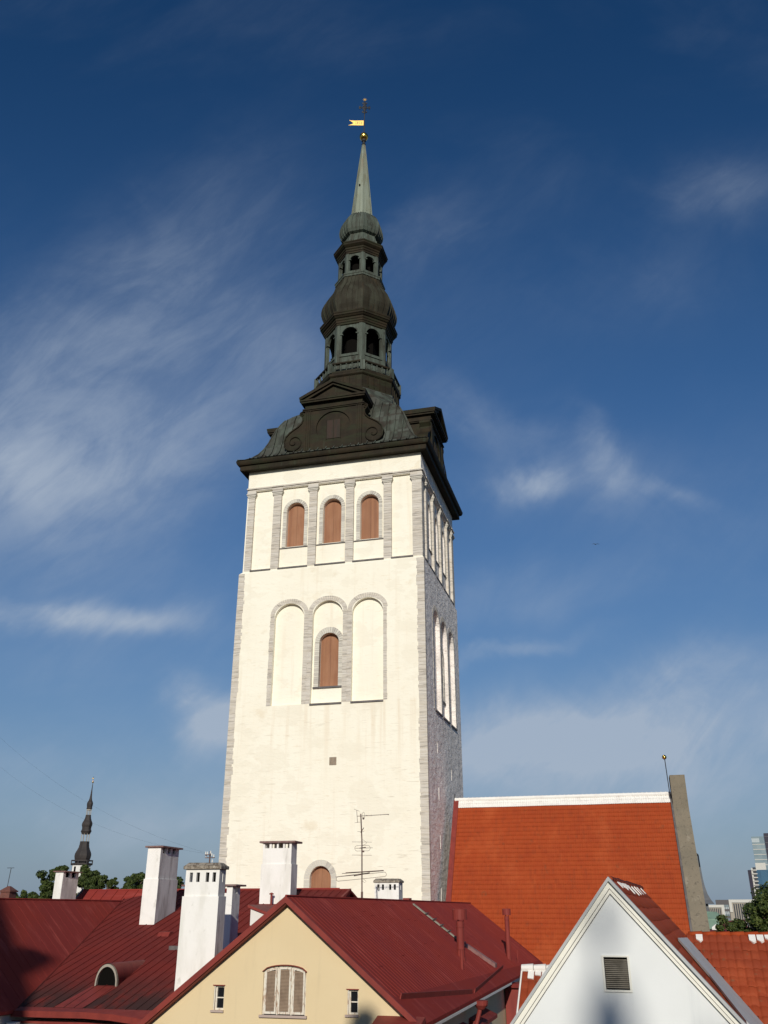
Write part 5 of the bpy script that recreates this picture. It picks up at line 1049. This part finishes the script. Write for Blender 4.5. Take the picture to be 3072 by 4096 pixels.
bands(G2, 30, 40, 69, 4, .35, M['office_dark'], 0, -.15)
G3 = block('blue_hotel', 'blue glazed hotel block with white balconies at the right edge', 213.4, 560.8, 21, 24, 16, 43.4, M['glass_blue'])
m = MB(); m.box(-.3, 1.7, -.4, 1, 0, 43.3); m.build('side_panel', M['glass_navy'], G3)
m = MB(); m.box(1.7, 4.0, -.3, .2, 0, 44.4); m.box(4.4, 10, 1, 14, 43.4, 47.2); m.build('core', M['office_white'], G3)
for k in range(13):
    m = MB(); m.box(2.2, 4.8, -1.0, -.3, 19 + 2.0 * k, 19.5 + 2.0 * k); m.build('balcony', M['office_white'], G3)
    m = MB(); m.box(2.6, 4.3, -.42, -.31, 19.6 + 2.0 * k, 20.8 + 2.0 * k); m.build('window', M['window_far'], G3)
bands(G3, 24, 20, 42, 3.2, .8, M['office_white'], 10.6, -.12, 15)
G4 = block('office_block', 'low white framed office block with vertical slits beside the dark block', 158.0, 474.4, 20, 7.4, 12, 23.1, M['office_grey'])
m = MB(); m.box(-.4, 7.6, -.5, 12, 23.1, 24.3); m.box(6.3, 7.6, -.5, 1, 0, 23.1); m.build('frame', M['office_white'], G4)
for k in range(7): m = MB(); m.box(.3 + .85 * k, .75 + .85 * k, -.15, .0, 4, 22.7); m.build('window', M['window_far'], G4)
G5 = block('office_block', 'dark grey office block between two white office blocks', 168.2, 492.0, 20, 6.3, 12, 26.7, M['office_dark'])
for k in range(5):
    for j in range(3): m = MB(); m.box(3.6 + .85 * j, 4.2 + .85 * j, -.12, 0, 10 + 3.1 * k, 12 + 3.1 * k); m.build('window', M['glass_pale'], G5)
G6 = block('office_block', 'white office block with long vertical windows partly behind the dark tree', 174.2, 490.0, 20, 14, 12, 25.4, M['office_grey'])
m = MB(); m.box(0, 14, -.5, 12, 25.4, 26.8); m.box(0, 1.3, -.5, 1, 21, 25.4); m.build('frame', M['office_white'], G6)
for k in range(11): m = MB(); m.box(2 + 1.05 * k, 2.6 + 1.05 * k, -.15, .0, 4, 24.9); m.build('window', M['window_far'], G6)
G7 = thing('slate_spire', 'grey flared slate spire topped by an open iron bell frame', 'spire', (128.6, 399.9, 0), 18)
m = MB(); m.lathe([(10.0, 24.3), (8.6, 25.6), (7.0, 28), (6.0, 31.2), (5.55, 34), (5.25, 38.2), (4.8, 38.3)], 4, 0, 0, 45, capt=True, capb=True); m.build('roof', M['slate_grey'], G7)
m = MB()
for sx_, sy_ in ((-1, -1), (1, -1), (1, 1), (-1, 1)): m.tube([(sx_ * 3.4, sy_ * 3.4, 38), (sx_ * 3.3, sy_ * 3.3, 43)], .28, 4); m.tube([(sx_ * 3.3, sy_ * 3.3, 43), (sx_ * 1.6, sy_ * 1.6, 44.4), (0, 0, 44.6)], .28, 4)
for a, b in (((-3.3, -3.3), (3.3, -3.3)), ((3.3, -3.3), (3.3, 3.3)), ((3.3, 3.3), (-3.3, 3.3)), ((-3.3, 3.3), (-3.3, -3.3))): m.tube([(*a, 43), (*b, 43)], .2, 4)
m.build('bell_frame', M['iron'], G7)
m = MB()
for sx_, sy_ in ((-1, -1), (1, -1), (1, 1), (-1, 1)): m.box(sx_ * 4.2 - .5, sx_ * 4.2 + .5, sy_ * 4.2 - .5, sy_ * 4.2 + .5, 20, 24.3)
m.box(-5.6, 5.6, -5.6, 5.6, 0, 21.4); m.build('belfry', M['slate_grey'], G7)
G8 = thing('green_roof_house', 'house with pale green copper roof and pale cornice right of the grey parapet', 'house', (90.0, 286.4, 0), 18)
m = MB(); m.hexa([(-4, 0, 19.6), (9.6, 0, 19.6), (9.6, 12, 19.6), (-4, 12, 19.6), (-2, 4, 21.9), (7.4, 4, 21.5), (7.4, 8, 21.5), (-2, 8, 21.9)]); m.hexa([(-5, -3, 17.0), (9.4, -3, 17.0), (9.4, 0, 17), (-5, 0, 17), (-5, -.2, 19.35), (9.6, -.2, 19.35), (9.6, 0, 19.35), (-5, 0, 19.35)]); m.build('roof', M['green_roof'], G8)
m = MB(); m.box(-4.3, 9.9, -.2, 12, 19.35, 19.6); m.build('cornice', M['green_roof'], G8)
m = MB(); m.box(-4, 9, .2, 12, 0, 19.3); m.build('wall', M['cream_wall'], G8)
G9 = thing('dark_red_roof_house', 'dark crimson roof with small white gable in front of the green roof', 'house', (76.0, 227.6, 0), 18)
m = MB(); m.hexa([(-1, -6, 14.0), (9, -6, 14.0), (9, 6, 14.0), (-1, 6, 14.0), (2.2, -.1, 19.6), (7.5, -.1, 20), (7.5, .1, 20), (2.2, .1, 19.6)]); m.hexa([(-2, -8, 16), (4, -8, 16), (4, -3, 16), (-2, -3, 16), (-1.9, -5.6, 17.9), (3.9, -5.6, 17.9), (3.9, -5.4, 17.9), (-1.9, -5.4, 17.9)])
m.build('roof', mat('crimson_roof', (.10, .018, .022), .7), G9)
m = MB(); m.box(-.5, 8.5, -5, 5, 0, 14); m.prism([(.1, -2.2, 17.2), (1.9, -2.2, 17.2), (1.9, -2.2, 18.4), (1.0, -2.2, 19.0), (.1, -2.2, 18.4)], (0, 3, 0)); m.build('wall', M['white_wall'], G9)

# ================================================================== ON THE HILL BEHIND THE CAMERA (their shadows reach the roofs)
HB = thing('hill_house', 'tall grey townhouse with steep roof on the castle hill behind the viewer', 'house', (-21.2, -8, 20.3), 0)
m = MB(); m.box(-5.8, 5.8, -12, -.02, 0, 14.6); m.build('wall', M['cream_wall'], HB)
m = MB(); m.prism([(-6.6, 0, 14.2), (-.2, 0, 22.6), (.2, 0, 22.6), (6.1, 0, 14.2)], (0, -12.4, 0)); m.build('roof', M['clay_red'], HB)
m = MB(); m.box(4.3, 5.0, -1.4, -.4, 14.8, 17.15); m.box(2.2, 3.0, -2, -1, 18, 20.4) if False else None; m.build('chimney', M['brick'], HB)
SB = thing('hill_spire', 'slender dark church spire with corner pinnacles behind the viewer', 'spire', (-5.10, -90, 19.4), 0)
m = MB(); m.box(-3, 3, -3, 3, 0, 30); m.build('shaft', M['cream_wall'], SB)
m = MB(); m.lathe([(3.2, 30), (2.2, 33), (1.3, 37), (.75, 40.4), (.55, 41.5), (.5, 42.1), (.38, 42.55), (.10, 42.9), (.08, 43.4), (.24, 43.65), (.30, 43.9), (.22, 44.15), (.06, 44.4), (.03, 45.0)], 8, capb=True); m.build('spire', M['shingle'], SB)
m = MB(); m.lathe([(.7, 30), (.6, 38), (.45, 40.6), (.08, 41.7)], 8, 1.95, 0); m.build('pinnacle', M['shingle'], SB)
tree('hill_tree', (-4.3, -20, 20.1), 17, 1.5, 14.6, 'leafy green tree on the castle hill behind the viewer', M['leaf_hill'], None, 5000, .34, 31, 34, 2.6)
